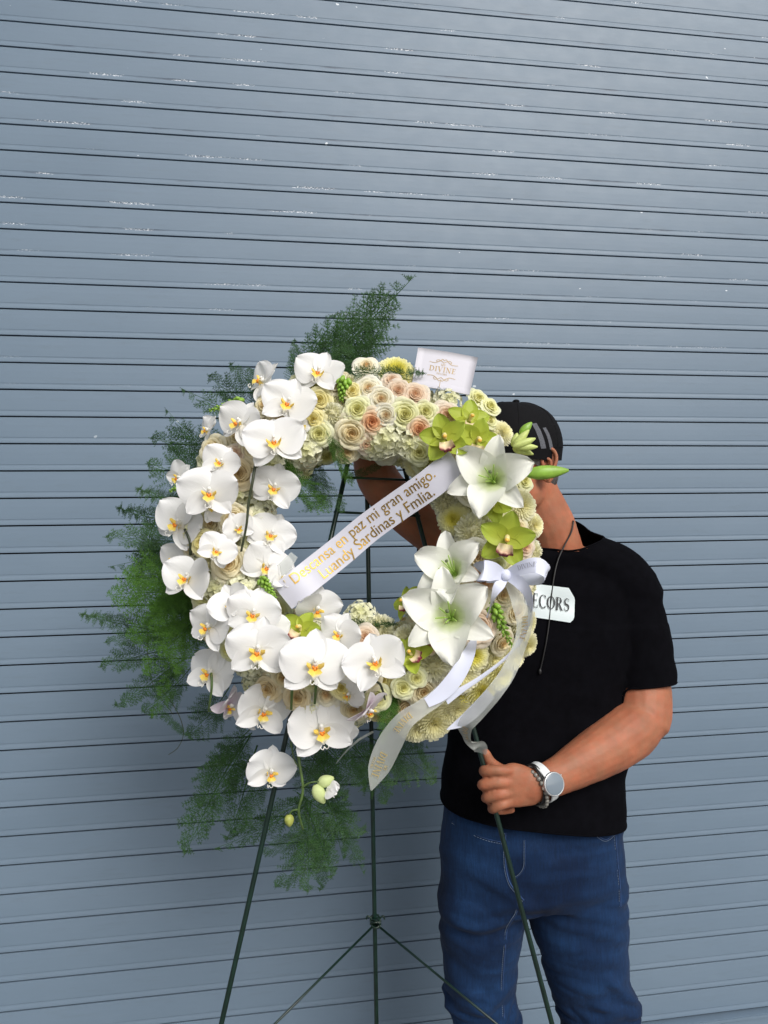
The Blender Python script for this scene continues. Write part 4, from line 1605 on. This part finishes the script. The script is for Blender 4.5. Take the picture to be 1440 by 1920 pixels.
# his left arm (right in the picture)
limb(body, [(1168, 1110, 1.58, 56, 54), (1190, 1200, 1.58, 52, 52), (1203, 1290, 1.55, 53, 50), (1206, 1345, 1.52, 52, 46)])
fa = (at(1000, 1478, 1.40) - at(1206, 1362, 1.54)).normalized()
fref = (UP + RT * .3)
limb(body, [(1205, 1352, 1.515, 44, 44), (1180, 1372, 1.50, 53, 50), (1136, 1402, 1.47, 50, 48), (1090, 1430, 1.44, 43, 40), (1045, 1455, 1.415, 36, 31), (1006, 1472, 1.397, 33, 24), (990, 1477, 1.393, 32, 21)], ref=fref, seg=20)
body.ball(at(1224, 1362, 1.525), (.030, .030, .030), 8, 12)
# palm
limb(body, [(1000, 1476, 1.40, 33, 20), (980, 1474, 1.392, 38, 19), (962, 1472, 1.385, 41, 18), (952, 1472, 1.383, 40, 16)], ref=UP, seg=18, power=2.5)
DP = 1.3935


def finger(pts, rads):
    P = catmull([at(*p) for p in pts], 5)
    R = cat1(rads, 5)
    t0, t1 = (P[0] - P[1]).normalized(), (P[-1] - P[-2]).normalized()
    P = [P[0] + t0 * R[0] * .6] + P + [P[-1] + t1 * R[-1] * .45, P[-1] + t1 * R[-1] * .8]
    R = [R[0] * .7] + R + [R[-1] * .87, R[-1] * .5]
    body.tube(P, R, 12)


for (mx, my), (qx, qy), s, k in (((952, 1445), (909, 1445), 1.0, 0), ((953, 1466), (906, 1471), 1.0, 1), ((954, 1486), (913, 1495), .96, 2), ((952, 1504), (924, 1516), .88, 3)):
    r = .0104 * s
    finger([(mx + 4, my, 1.380), ((mx + qx) / 2 + 4, (my + qy) / 2 - 1, 1.3705), (qx + 2, qy, 1.377), (qx - 2, qy + 1, 1.392), (qx + 4, qy + 3, 1.408), (qx + 20, qy + 4, 1.411), (qx + 36, qy + 2, 1.405)],
           [r * 1.12, r * 1.0, r * 1.0, r * .95, r * .92, r * .86, r * .8])
    body.ball(at(mx + 2, my, 1.3735), (.0090, .0090, .0075), 7, 10)
# thumb behind the rod
finger([(972, 1462, 1.405), (948, 1448, 1.412), (930, 1438, 1.414), (918, 1426, 1.412), (911, 1412, 1.410)], [.015, .013, .0115, .0105, .0092])
# his right arm, raised behind the wreath, seen through its opening
limb(body, [(880, 1035, 1.575, 52, 50), (830, 1008, 1.55, 46, 44), (775, 970, 1.525, 42, 40), (732, 930, 1.51, 41, 40), (704, 885, 1.50, 39, 37), (694, 820, 1.49, 34, 32), (690, 760, 1.485, 27, 22), (690, 735, 1.485, 30, 18)], ref=RT + UP * .5)
for k in range(4):
    y = 726 + 9 * k
    body.tube(catmull([at(700, y, 1.470), at(684, y, 1.466), at(676, y + 1, 1.480), at(684, y + 2, 1.494), at(697, y + 2, 1.492)], 4), [.0088] * 17, 10)
body.tube(catmull([at(696, 770, 1.48), at(700, 750, 1.468), at(694, 734, 1.464)], 4), [.012] * 4 + [.010] * 5, 10)
me = remeshed(body, .0031, 3, .5)
# keep the hand crisper with skin relief


def skin_disp(p, n):
    return .0006 * noise.noise(p * 45) + .0004 * noise.noise(p * 110)


displace(me, skin_disp)
bo = place_mesh('body', me, M_skin, person)

# ears: shell with rim and lobe
for sx in (-1, 1):
    mb = MB()
    E0 = H(sx * .074, -.012, -.004)
    side = (HM @ Vector((sx * .9, .38, .0))).normalized()
    eu = (HM @ Vector((0, -.16, 1))).normalized()
    ef = eu.cross(side).normalized()
    if ef.dot(hf) < 0:
        ef = -ef
    prof_e = [(0.2, -.9), (-.25, -1.0), (-.5, -.7), (-.62, -.2), (-.85, .25), (-.88, .65), (-.6, .98), (-.15, 1.1), (.30, .98), (.52, .66), (.5, .3), (.42, 0), (.38, -.4), (.34, -.75)]
    R_ = catmull([E0 + ef * (x * .023) + eu * (z * .032) + side * (.010 * (1 - .35 * abs(z))) for x, z in prof_e] + [E0 + ef * (.2 * .023) + eu * (-.9 * .032) + side * .007], 3)
    mb.tube(R_, .0040, 8)
    nR = len(R_)
    cen = E0 + side * .001 + ef * .002
    vs = list(R_) + [cen.lerp(p, .55) - side * .003 for p in R_] + [cen]
    fs = [(i, i + 1, nR + i + 1, nR + i) for i in range(nR - 1)] + [(nR + i, nR + i + 1, 2 * nR) for i in range(nR - 1)]
    mb.add(vs, fs)
    mb.tube(catmull([E0 + ef * .006 + eu * .016 + side * .006, E0 + ef * -.006 + eu * .010 + side * .010, E0 + ef * -.007 + eu * -.006 + side * .009, E0 + ef * .002 + eu * -.014 + side * .007], 4), .0034, 8)
    mb.tube([E0 + ef * .004 - side * .008, E0 + ef * .004 + side * .003], [.015, .010], 12)
    mb.ball(E0 + ef * -.001 + eu * -.025 + side * .007, (.0075, .0065, .0085), 6, 8)
    mb.build('ear', M_skin, person, world=True)
for sx in (-1, 1):
    mb = MB()
    mb.ball(H(sx * .030, .083, .0), (.012, .012, .012), 8, 10)
    mb.ball(H(sx * .030, .0925, .0), (.005, .004, .005), 6, 8, 1, M=HM)
    mb.build('eye', [mat('eye_white', (.7, .68, .65), .2), mat('iris_brown', (.05, .025, .01), .2)], person, world=True)

# hair shell
mb = MB()


def hairf(u, v):
    az = math.pi * 1.5 + v * 2.02         # centred on the back of the head
    el = math.radians(22 - 62 * u)
    side_k = abs(v)
    if side_k > .62:
        el = math.radians(22 - 62 * u * (1 - .55 * (side_k - .62) / .38))
    r = 1.032
    return H(.077 * r * math.cos(el) * math.cos(az), -.006 + .099 * r * math.cos(el) * math.sin(az), .030 + .098 * r * math.sin(el))


mb.sheet(16, 48, hairf)
mb.ball(H(0, -.0475, -.028), (.0615, .0515, .056), 14, 24, M=HM)
hm = mb.mesh('hair', M_hair)
displace(hm, lambda p, n: .0012 * noise.noise(p * 300))
hm.transform(Matrix.Translation(-person.location))
link('hair', hm, person)

# cap
cap = MB()
TILT = Matrix.Rotation(math.radians(9), 3, 'X')
CM = HM @ TILT
CH = lambda x, y, z: HC + CM @ Vector((x, y, z))


def capf(u, v):
    th = v * math.pi
    a = u * math.pi / 2
    k = math.cos(a) ** .82
    seam = .0010 * abs(math.sin(th * 3)) ** .5
    x, y = .0865 * k * math.cos(th), .1075 * k * math.sin(th)
    z = .034 + .098 * math.sin(a) ** .92
    if y > .03:
        z += .010 * math.sin(a) * (y / .1)
    return CH(x * (1 + seam * 8), y * (1 + seam * 8) - .006, z)


cap.sheet(16, 60, capf)
cap.sheet(3, 60, lambda u, v: CH((.0865 - .003 * u) * math.cos(v * math.pi), (.1075 - .003 * u) * math.sin(v * math.pi) - .006, .034 - .026 * u + .010 * max(0, math.sin(v * math.pi)) * u))
capo = cap.build('cap', M_cap, person, world=True)
mb = MB()


def brim(u, v, o=0.0):
    a = math.pi / 2 + v * 1.15
    r = 1 + .62 * u * math.cos(v * 1.25)
    return CH(.082 * r ** .35 * math.cos(a) * 1.02, (.100) * r * math.sin(a) - .004, .026 - .022 * u - .016 * v * v + o)


mb.sheet(8, 16, lambda u, v: brim(u, v, .0012))
mb.sheet(8, 16, lambda u, v: brim(u, v, -.0012), flip=True)
mb.build('cap_brim', M_cap, capo, Matrix.Translation(-person.location))
mb = MB()
mb.ball(CH(0, -.006, .134), (.008, .008, .005), 6, 10, M=CM)
mb.build('cap_button', M_cap, capo, Matrix.Translation(-person.location))

# woven mesh bands on the side of the cap
CB = BVHTree.FromPolygons([v.co + person.location for v in capo.data.vertices], [tuple(p.vertices) for p in capo.data.polygons])
M_mesh = mat('cap_mesh_grey', (.10, .105, .12), .8, .2, var=.6, vscale=900)
for c_ in (((1001, 794), (1009, 808), (1015, 824), (1019, 841), 4.6), ((1020, 802), (1027, 815), (1031, 828), (1034, 843), 3.0)):
    mb = MB()
    cc = c_[:4]

    def band(u, v):
        f = u * 3 * .9999
        i = int(f)
        t = f - i
        x = cc[i][0] * (1 - t) + cc[i + 1][0] * t
        y = cc[i][1] * (1 - t) + cc[i + 1][1] * t
        return on_tree(CB, x + v * c_[4], y - v * .5, .0008)
    mb.sheet(10, 3, band)
    mb.build('cap_mesh', M_mesh, capo, Matrix.Translation(-person.location))
for k in range(3):
    a = math.radians(20 + 62 * k)
    mb = MB()
    mb.tube([CH(*(lambda c, q: (.0868 * c * math.cos(q), .1078 * c * math.sin(q) - .006, .034 + .0985 * math.sin(u_) ** .92 + (.010 * math.sin(u_) * (.1078 * c * math.sin(q) / .1) if .1078 * c * math.sin(q) > .03 else 0)))(math.cos(u_) ** .82, a)) for u_ in np.linspace(.02, 1.5, 16)], .0009, 5)
    mb.tube([CH(*(lambda c, q: (.0868 * c * math.cos(q), .1078 * c * math.sin(q) - .006, .034 + .0985 * math.sin(u_) ** .92))(math.cos(u_) ** .82, a + math.pi)) for u_ in np.linspace(.02, 1.5, 16)], .0009, 5)
    mb.build('cap_seam', M_cap, capo, Matrix.Translation(-person.location))

# --- jeans
DNM = bpy.data.materials.new('denim')
DNM.use_nodes = True
n_ = DNM.node_tree
b_ = n_.nodes['Principled BSDF']
b_.inputs['Roughness'].default_value = .85
b_.inputs['Specular IOR Level'].default_value = .2
b_.inputs['Sheen Weight'].default_value = .03
tc = n_.nodes.new('ShaderNodeTexCoord')


def NZ(scale, sc=(1, 1, 1), det=4, rg=.5):
    mp = n_.nodes.new('ShaderNodeMapping')
    mp.inputs['Scale'].default_value = sc
    n_.links.new(tc.outputs['Object'], mp.inputs[0])
    q = n_.nodes.new('ShaderNodeTexNoise')
    q.inputs['Scale'].default_value = scale
    q.inputs['Detail'].default_value = det
    q.inputs['Roughness'].default_value = rg
    n_.links.new(mp.outputs[0], q.inputs['Vector'])
    return q.outputs['Fac']


def RAMP(v, a, b, ca, cb):
    q = n_.nodes.new('ShaderNodeValToRGB')
    q.color_ramp.elements[0].position = a
    q.color_ramp.elements[0].color = (*ca, 1)
    q.color_ramp.elements[1].position = b
    q.color_ramp.elements[1].color = (*cb, 1)
    n_.links.new(v, q.inputs[0])
    return q.outputs[0]


def MIX(a, b, f, mode='MIX'):
    q = n_.nodes.new('ShaderNodeMix')
    q.data_type = 'RGBA'
    q.blend_type = mode
    n_.links.new(a, q.inputs[6])
    n_.links.new(b, q.inputs[7])
    if isinstance(f, float):
        q.inputs[0].default_value = f
    else:
        n_.links.new(f, q.inputs[0])
    return q.outputs[2]


fade = RAMP(NZ(5, (1, 1, .7), 3), .38, .66, (.0016, .0105, .040), (.008, .033, .100))
slub = RAMP(NZ(300, (1, 1, .10), 3, .7), .3, .75, (.62, .62, .62), (1.45, 1.45, 1.4))
whisk = RAMP(NZ(16, (.45, .45, 2.6), 3, .6), .45, .75, (.85, .85, .85), (1.30, 1.28, 1.22))
c_ = MIX(MIX(fade, slub, .8, 'MULTIPLY'), whisk, .8, 'MULTIPLY')
n_.links.new(c_, b_.inputs['Base Color'])
bp = n_.nodes.new('ShaderNodeBump')
bp.inputs['Strength'].default_value = .5
bp.inputs['Distance'].default_value = .0008
n_.links.new(NZ(700, (1, 1, .5), 2), bp.inputs['Height'])
n_.links.new(bp.outputs[0], b_.inputs['Normal'])

jb = MB()
DJ = 1.58
secs = [(1480, 838, 1158, 118), (1540, 834, 1159, 122), (1600, 829, 1163, 122), (1650, 827, 1167, 114), (1672, 826, 1169, 108)]
limb(jb, [((l + r) / 2, y, DJ, (r - l) / 2 + 3, b * .88) for y, l, r, b in secs], power=2.5, seg=32, rounded=False)
L1 = [(1660, 828, 984, 92), (1710, 827, 980, 86), (1750, 829, 973, 82), (1785, 832, 965, 78), (1820, 836, 965, 74), (1870, 842, 962, 70), (1920, 852, 970, 68), (2020, 856, 968, 62), (2200, 858, 962, 56), (2290, 856, 968, 56)]
L2 = [(1660, 992, 1170, 92), (1710, 996, 1171, 86), (1750, 1006, 1171, 82), (1785, 1018, 1172, 78), (1820, 1027, 1174, 74), (1870, 1040, 1186, 70), (1920, 1054, 1190, 68), (2020, 1068, 1192, 62), (2200, 1082, 1188, 56), (2290, 1078, 1190, 56)]
for LL in (L1, L2):
    limb(jb, [((l + r) / 2, y, DJ, (r - l) / 2 + 4, b) for y, l, r, b in LL], n=6, power=2.2, seg=26)
me = remeshed(jb, .005, 4, .5)
CRO = at(985, 1690, DJ)
KN = at(1000, 1905, DJ)


def jean_wr(p, n):
    q = p - CRO
    amp = .0042 * math.exp(-abs(q.z) / .16) + .0016
    kz = math.exp(-((p.z - KN.z) / .085) ** 2)
    s = noise.noise(Vector((p.x * 5, p.y * 5, p.z * 26 + 2.2 * noise.noise(p * 7))))
    s2 = noise.noise(Vector((p.x * 9 + 7, p.y * 9, p.z * 42 + 3 * noise.noise(p * 6))))
    # creases that radiate from the crotch
    a = math.atan2(q.z, q.x)
    r = q.length
    s3 = math.sin(a * 5 + 4 * noise.noise(p * 5)) * math.exp(-((r - .11) / .07) ** 2) * (.5 + noise.noise(p * 4))
    return amp * 1.6 * s + (.0012 + .0085 * kz) * (abs(s2) * 2 - .5) + .0032 * s3 + .003 * noise.noise(p * 11)


FOLDS = [((835, 1850), (905, 1872), .0060, .010), ((840, 1885), (900, 1893), .0065, .010), ((1150, 1845), (1188, 1880), .0075, .011), ((1130, 1890), (1186, 1905), .0065, .010),
         ((885, 1640), (975, 1690), .0050, .012), ((850, 1600), (950, 1660), .0035, .014), ((1000, 1650), (1100, 1640), .0035, .014), ((1010, 1700), (1140, 1670), .0040, .013), ((1040, 1590), (1150, 1575), .003, .012), ((1010, 1625), (1130, 1600), .003, .014), ((860, 1735), (950, 1725), .0035, .013)]
FOLDS = [(at(*a, 1.5), at(*b, 1.5), h, w_) for a, b, h, w_ in FOLDS]


def folds(p):
    t_ = 0
    d0 = (p - CAM)
    q = CAM + d0 * (1.5 / d0.dot(FW))
    for a, b, h, w_ in FOLDS:
        ab = b - a
        k = (q - a).dot(ab) / ab.length_squared
        e = max(0, -k, k - 1)
        dist = (q - (a + ab * k)).length
        t_ += h * math.exp(-(dist / w_) ** 2) * math.exp(-(e * 3) ** 2)
    return t_


displace(me, lambda p, n: jean_wr(p, n) + (folds(p) if n.dot(TOCAM) > 0 else 0))
jeans = place_mesh('jeans', me, DNM, person)

# --- t-shirt
tb = MB()
TS = [(1035, 925, 1120, 50, 1.60), (1058, 880, 1165, 70, 1.60), (1085, 852, 1196, 84, 1.60), (1120, 835, 1208, 92, 1.60), (1170, 822, 1196, 100, 1.60), (1240, 824, 1182, 104, 1.60), (1320, 834, 1170, 110, 1.60),
      (1400, 838, 1166, 116, 1.598), (1470, 830, 1166, 124, 1.592), (1530, 826, 1166, 130, 1.588), (1590, 824, 1167, 134, 1.585)]
P = catmull([at((l + r) / 2, y, d) for y, l, r, b, d in TS], 5)
ra = cat1([((r - l) / 2) * d / F for y, l, r, b, d in TS], 5)
rb = cat1([b * d / F for y, l, r, b, d in TS], 5)
tb.tube(P, list(zip(ra, rb)), 44, ref=RT, power=2.6)
# shoulders
limb(tb, [(1035, 1046, 1.585, 48, 60), (1095, 1052, 1.585, 52, 64), (1150, 1078, 1.583, 58, 64), (1182, 1112, 1.58, 62, 62)], ref=UP)
limb(tb, [(1020, 1046, 1.585, 48, 60), (960, 1048, 1.585, 52, 62), (905, 1060, 1.583, 58, 62), (870, 1075, 1.58, 58, 58)], ref=UP)
# collar
limb(tb, [(1034, 1100, 1.605, 74, 72), (1038, 1060, 1.603, 66, 66), (1044, 1000, 1.60, 58, 62), (1048, 950, 1.60, 56, 60)], rounded=False, seg=28)
# sleeves
limb(tb, [(1166, 1116, 1.58, 64, 60), (1182, 1152, 1.578, 62, 62), (1196, 1215, 1.572, 59, 62), (1202, 1262, 1.560, 60, 60), (1203, 1330, 1.552, 60, 60)], rounded=False, seg=26)
limb(tb, [(905, 1060, 1.58, 60, 58), (875, 1035, 1.575, 58, 56), (838, 1004, 1.566, 56, 54), (790, 978, 1.552, 55, 53)], rounded=False, seg=24, ref=RT * .3 + UP)
# collar ring
me = remeshed(tb, .0052, 4, .5)
ELB = at(1150, 1290, 1.5)


def tee_wr(p, n):
    w1 = noise.noise(Vector((p.x * 7 + p.z * 4, p.y * 6, p.z * 12 + 2 * noise.noise(p * 5))))
    w2 = noise.noise(Vector((p.x * 16 + p.z * 9, p.y * 10, p.z * 22 - p.x * 8)))
    w3 = noise.noise(Vector((p.x * 3 - p.z * 5, p.y * 3, p.z * 7 + p.x * 4)))
    return .0062 * w1 + .0032 * w2 + .010 * w3 * (1 if p.z < 1.35 else .5)


displace(me, tee_wr)
import bmesh


def cut(me, pt, nrm, near=None, rad=None):
    """trim the cloth beyond a plane, only near a point if given"""
    bm = bmesh.new()
    bm.from_mesh(me)
    geo = bm.verts[:] + bm.edges[:] + bm.faces[:]
    if near is not None:
        fs_ = [f for f in bm.faces if (f.calc_center_median() - near).length < rad]
        vs_ = set(v for f in fs_ for v in f.verts)
        es_ = set(e for f in fs_ for e in f.edges)
        geo = list(vs_) + list(es_) + fs_
    bmesh.ops.bisect_plane(bm, geom=geo, plane_co=pt, plane_no=nrm, clear_outer=True, dist=1e-5)
    bm.to_mesh(me)
    bm.free()


HEM_C, HEM_N = at(998, 1509, 1.597), -(Vector((0, 0, 1)) + RT * .11).normalized()
cut(me, HEM_C, HEM_N)
NA_, NB_, NC_ = at(1030, 1027, 1.528), at(1098, 997, 1.60), at(1045, 968, 1.672)
NN_ = (NB_ - NA_).cross(NC_ - NA_).normalized()
NN_ = NN_ if NN_.z > 0 else -NN_
cut(me, NB_, NN_, at(1040, 960, 1.60), .115)
SL_C, SL_N = at(1203, 1281, 1.558), (at(1203, 1330, 1.552) - at(1200, 1240, 1.563)).normalized()
SL_N = (SL_N + RT * .10).normalized()
cut(me, SL_C, SL_N, SL_C + SL_N * .03 + RT * .03, .098)
SR_C = at(812, 990, 1.558)
SR_N = (at(790, 978, 1.552) - at(838, 1004, 1.566)).normalized()
cut(me, SR_C, SR_N, SR_C + SR_N * .05, .12)
tee = place_mesh('t_shirt', me, M_tee, person)
TB = BVHTree.FromPolygons([v.co + person.location for v in me.vertices], [tuple(p.vertices) for p in me.polygons])
JB = BVHTree.FromPolygons([v.co + person.location for v in jeans.data.vertices], [tuple(p.vertices) for p in jeans.data.polygons])
BB = BVHTree.FromPolygons([v.co + person.location for v in bo.data.vertices], [tuple(p.vertices) for p in bo.data.polygons])


def on(tree, px, py, lift=.002, fall=1.5):
    """where the line of sight through a pixel of the photograph meets a garment"""
    d = (at(px, py, 1) - CAM).normalized()
    h = tree.ray_cast(CAM, d)
    if h[0] is None:
        return at(px, py, fall)
    nn = h[1] if h[1].dot(d) < 0 else -h[1]
    return h[0] + nn * lift


# turned hems: the open edges get a rolled band
bm = bmesh.new()
bm.from_mesh(tee.data)
edges = [e for e in bm.edges if e.is_boundary]
adj = {}
for e in edges:
    for v in e.verts:
        adj.setdefault(v.index, []).append(e.other_vert(v).index)
co = {v.index: v.co.copy() for v in bm.verts}
bm.free()
seen = set()
for st_ in list(adj):
    if st_ in seen:
        continue
    lp, cur, prev = [st_], st_, None
    seen.add(st_)
    while True:
        nx = [k for k in adj[cur] if k not in seen]
        if not nx:
            break
        cur = nx[0]
        seen.add(cur)
        lp.append(cur)
    if len(lp) < 30:
        continue
    pts = [co[k] for k in lp[::2]]
    sm_ = [(pts[i - 2] + pts[i - 1] + pts[i] + pts[(i + 1) % len(pts)] + pts[(i + 2) % len(pts)]) / 5 for i in range(len(pts))]
    mb = MB()
    mb.tube(sm_ + sm_[:1], .0024, 6, caps=False)
    mb.build('hem', M_tee, tee)

# chest print
M_patch = mat('white_print', (.62, .70, .72), .45, .5)
M_ink = mat('black_ink', (.01, .01, .012), .6)


def patch_pt(u, v, lift=.004):
    # u to the right, v upwards in the print's own plane
    x = 940 + 138 * u - 3 * (1 - v)
    y = 1088 + 16 * u + (1 - v) * (60 + 4 * u)
    return on(TB, x, y, lift)


mb = MB()


def patchf(u, v):
    vv = (v + 1) / 2
    uu = u
    # clipped corners at the right end
    lim = 1 - .09 * max(0, (vv - .72) / .28) - .05 * max(0, (.12 - vv) / .12)
    return patch_pt(uu * lim, vv)


mb.sheet(28, 12, patchf)
pb = mb.build('chest_print', M_patch, tee, Matrix.Translation(-person.location), smooth=True)
q, wt = text_polys('DECORS')
mb = MB()
for quad in q:
    vs = []
    for x, y in quad:
        u = .30 + x / wt * .63
        v = .30 + y * .40
        vs.append(patch_pt(u, v, .0068))
    mb.add(vs, [(0, 1, 2, 3)])
pi = mb.build('lettering', M_ink, tee, Matrix.Translation(-person.location), smooth=False)

# cord round the neck
M_cord = mat('black_cord', (.012, .012, .013), .5)
cp = [(1072, 978), (1069, 996), (1058, 1020), (1046, 1050), (1038, 1085), (1032, 1125), (1029, 1165), (1024, 1200), (1018, 1232), (1012, 1258)]
pts = []
for i, (x, y) in enumerate(cp):
    a = on(BB, x, y, .004, 9)
    b = on(TB, x, y, .005, 9)
    pts.append(a if (a - CAM).length < (b - CAM).length else b)
mb = MB()
P = catmull(pts, 5)
mb.tube(P, [.0017] * 26 + [.0013] * (len(P) - 26), 6)
mb.ball(pts[-1], (.0035, .0035, .006), 6, 8)
mb.tube(catmull([pts[0], at(1066, 972, 1.625), at(1050, 968, 1.655), at(1025, 968, 1.66), at(990, 985, 1.62)], 4), .0017, 6)
mb.build('neck_cord', M_cord, person, world=True)

# denim seams: raised fell with thread
M_thr = mat('denim_thread', (.18, .24, .34), .7)
M_seam = mat('denim_seam', (.016, .045, .13), .85, var=.4, vscale=90)


def seam(pts, name='seam', r=.0016, stitch=True, m=None, off=3):
    P = [on(JB, x, y, .0008, DJ) for x, y in pts]
    P = catmull(P, 10)
    mb = MB()
    mb.tube(P, r, 5)
    o = mb.build(name, m or M_seam, jeans, Matrix.Translation(-person.location))
    if stitch:
        mb = MB()
        L = 0
        for i in range(len(P) - 1):
            a, b = P[i], P[i + 1]
            seg = (b - a).length
            k = max(1, int(seg / .0045))
            t = (b - a).normalized()
            side = t.cross(TOCAM).normalized() * (.001 * off)
            for j in range(k):
                s0 = a.lerp(b, j / k) + side + TOCAM * .0012
                s1 = a.lerp(b, (j + .6) / k) + side + TOCAM * .0012
                mb.tube([s0, s1], .00055, 4)
        mb.build('stitching', M_thr, jeans, Matrix.Translation(-person.location))
    return o


seam([(948, 1562), (947, 1600), (949, 1630), (956, 1655), (968, 1672), (982, 1688)])
seam([(985, 1575), (985, 1600), (984, 1625), (975, 1640), (960, 1650)], r=.0006)
seam([(975, 1690), (968, 1712), (958, 1728), (950, 1745), (947, 1775), (944, 1810), (942, 1850), (944, 1890), (946, 1925)])
seam([(1153, 1562), (1157, 1610), (1162, 1660), (1163, 1700)])
seam([(848, 1540), (900, 1568), (945, 1580)], r=.0008)
seam([(1120, 1566), (1135, 1574), (1150, 1564)], r=.0012)
# shoes
for x in (905, 1135):
    mb = MB()
    f = at(x, 2290, 1.60)
    f.z = 0
    for k in range(1):
        toe = Vector((0, -1, 0))
        mb.tube([f + Vector((0, .07, .045)), f + Vector((0, .02, .055)), f + Vector((0, -.06, .045)), f + Vector((0, -.13, .035)), f + Vector((0, -.18, .028))], [(.042, .036), (.056, .043), (.044, .046), (.033, .049), (.020, .032)], 16, ref=Vector((0, 0, 1)))
        mb.box(f + Vector((0, -.055, .010)), (.092, .255, .020))
    mb.build('shoe', mat('shoe_black', (.02, .02, .022), .6), person, world=True)

# --- watch and bracelets
WCt = at(1024, 1463, 1.410)
ax = (at(1060, 1442, 1.44) - at(1000, 1478, 1.398)).normalized()
e2 = (UP - ax * UP.dot(ax)).normalized()
e3 = ax.cross(e2)
if e3.dot(TOCAM) < 0:
    e3 = -e3


def wristring(c, ra, rb, w_, th, name, m, parent, n=40, a0=0, a1=2 * math.pi, tilt=0.0):
    mb = MB()
    vs = []
    for i in range(n + 1):
        a = a0 + (a1 - a0) * i / n
        p = c + e2 * (ra * math.cos(a)) + e3 * (rb * math.sin(a)) + ax * (tilt * math.cos(a))
        o = (e2 * math.cos(a) / ra + e3 * math.sin(a) / rb).normalized()
        for (s, t) in ((-1, 0), (-1, 1), (-.8, 1.25), (.8, 1.25), (1, 1), (1, 0)):
            vs.append(p + ax * (s * w_ / 2) + o * (t * th))
    fs = []
    for i in range(n):
        for j in range(5):
            fs.append((i * 6 + j, i * 6 + j + 1, (i + 1) * 6 + j + 1, (i + 1) * 6 + j))
    mb.add(vs, fs)
    return mb.build(name, m, parent, world=True)


M_strap = mat('watch_strap_white', (.66, .69, .70), .45)
wc = at(1027, 1460, 1.411) - ax * .016
watch = wristring(wc, .0380, .0335, .0175, .0022, 'watch', M_strap, person, tilt=-.004)
OFFP = Matrix.Translation(-person.location)
face_n = (e3 * .95 + e2 * .26 - ax * .08).normalized()
fc = wc + e3 * .0365 + e2 * .009
Q = face_n.to_track_quat('Z', 'Y').to_matrix()


def disc(profile, name, m, n=40):
    mb = MB()
    vs, fs = [], []
    for r, z in profile:
        for j in range(n):
            a = 2 * math.pi * j / n
            vs.append(fc + Q @ Vector((r * math.cos(a), r * math.sin(a), z)))
    for i in range(len(profile) - 1):
        for j in range(n):
            fs.append((i * n + j, i * n + (j + 1) % n, (i + 1) * n + (j + 1) % n, (i + 1) * n + j))
    fs.append(tuple((len(profile) - 1) * n + j for j in range(n)))
    mb.add(vs, fs)
    return mb.build(name, m, watch, OFFP)


disc([(.0200, -.009), (.0222, -.006), (.0226, -.001), (.0222, .0014), (.0205, .0022), (.0200, .0018)], 'watch_case', mat('brushed_silver', (.62, .63, .64), .3, metal=.85))
disc([(.0200, .0016), (.0200, .0021), (.0190, .0026)], 'watch_glass', mat('watch_glass', (.17, .21, .25), .10, .7))
for dx in (-.33, .33):
    a = fc + Q @ Vector((.0222, .0, 0))
    mb = MB()
    mb.ball(fc + e3 * -.003 + e2 * (.0075 * (1 if dx > 0 else -1)) + ax * .0228, (.0016, .0026, .0020), 5, 8)
    mb.build('watch_button', mat('silver', (.6, .6, .62), .3, metal=.8), watch, OFFP)

# bead bracelet
bc = at(1003, 1478, 1.3965)
br = thing_b = None
mbc = MB()
ringp = [bc + e2 * (.0375 * math.cos(a)) + e3 * (.0300 * math.sin(a)) + ax * (-.003 * math.cos(a)) for a in np.linspace(0, 2 * math.pi, 41)]
mbc.tube(ringp, .0010, 5, caps=False)
br = mbc.build('bead_bracelet', M_cord, person, world=True)
M_b1, M_b2 = mat('bead_grey', (.20, .19, .17), .35, var=.3, vscale=300), mat('bead_pale', (.62, .58, .54), .3)
bead_me = {}
for k, m in ((0, M_b1), (1, M_b2)):
    mb = MB()
    mb.ball((0, 0, 0), (.0042, .0042, .0046), 7, 10)
    bead_me[k] = mb.mesh('bead', m)
NBD = 24
for i in range(NBD):
    a = math.radians(72) - 2 * math.pi * i / NBD
    p = bc + e2 * (.0378 * math.cos(a)) + e3 * (.0312 * math.sin(a)) + ax * (-.003 * math.cos(a))
    link('bead', bead_me[1 if i in (0,) else 0], br, Matrix.Translation(p - person.location))
for k in range(3):
    c = at(999 + 2.6 * k, 1472 - 1.0 * k, 1.3965)
    mbc = MB()
    mbc.tube([c + e2 * (.0385 * math.cos(a)) + e3 * (.0302 * math.sin(a)) + ax * (.006 * math.cos(a)) for a in np.linspace(0, 2 * math.pi, 41)], .0013, 6, caps=False)
    mbc.build('cord_bracelet', M_cord, person, world=True)
print('objects', len(S.objects), 'verts', sum(len(o.data.vertices) for o in S.objects if o.type == 'MESH'))
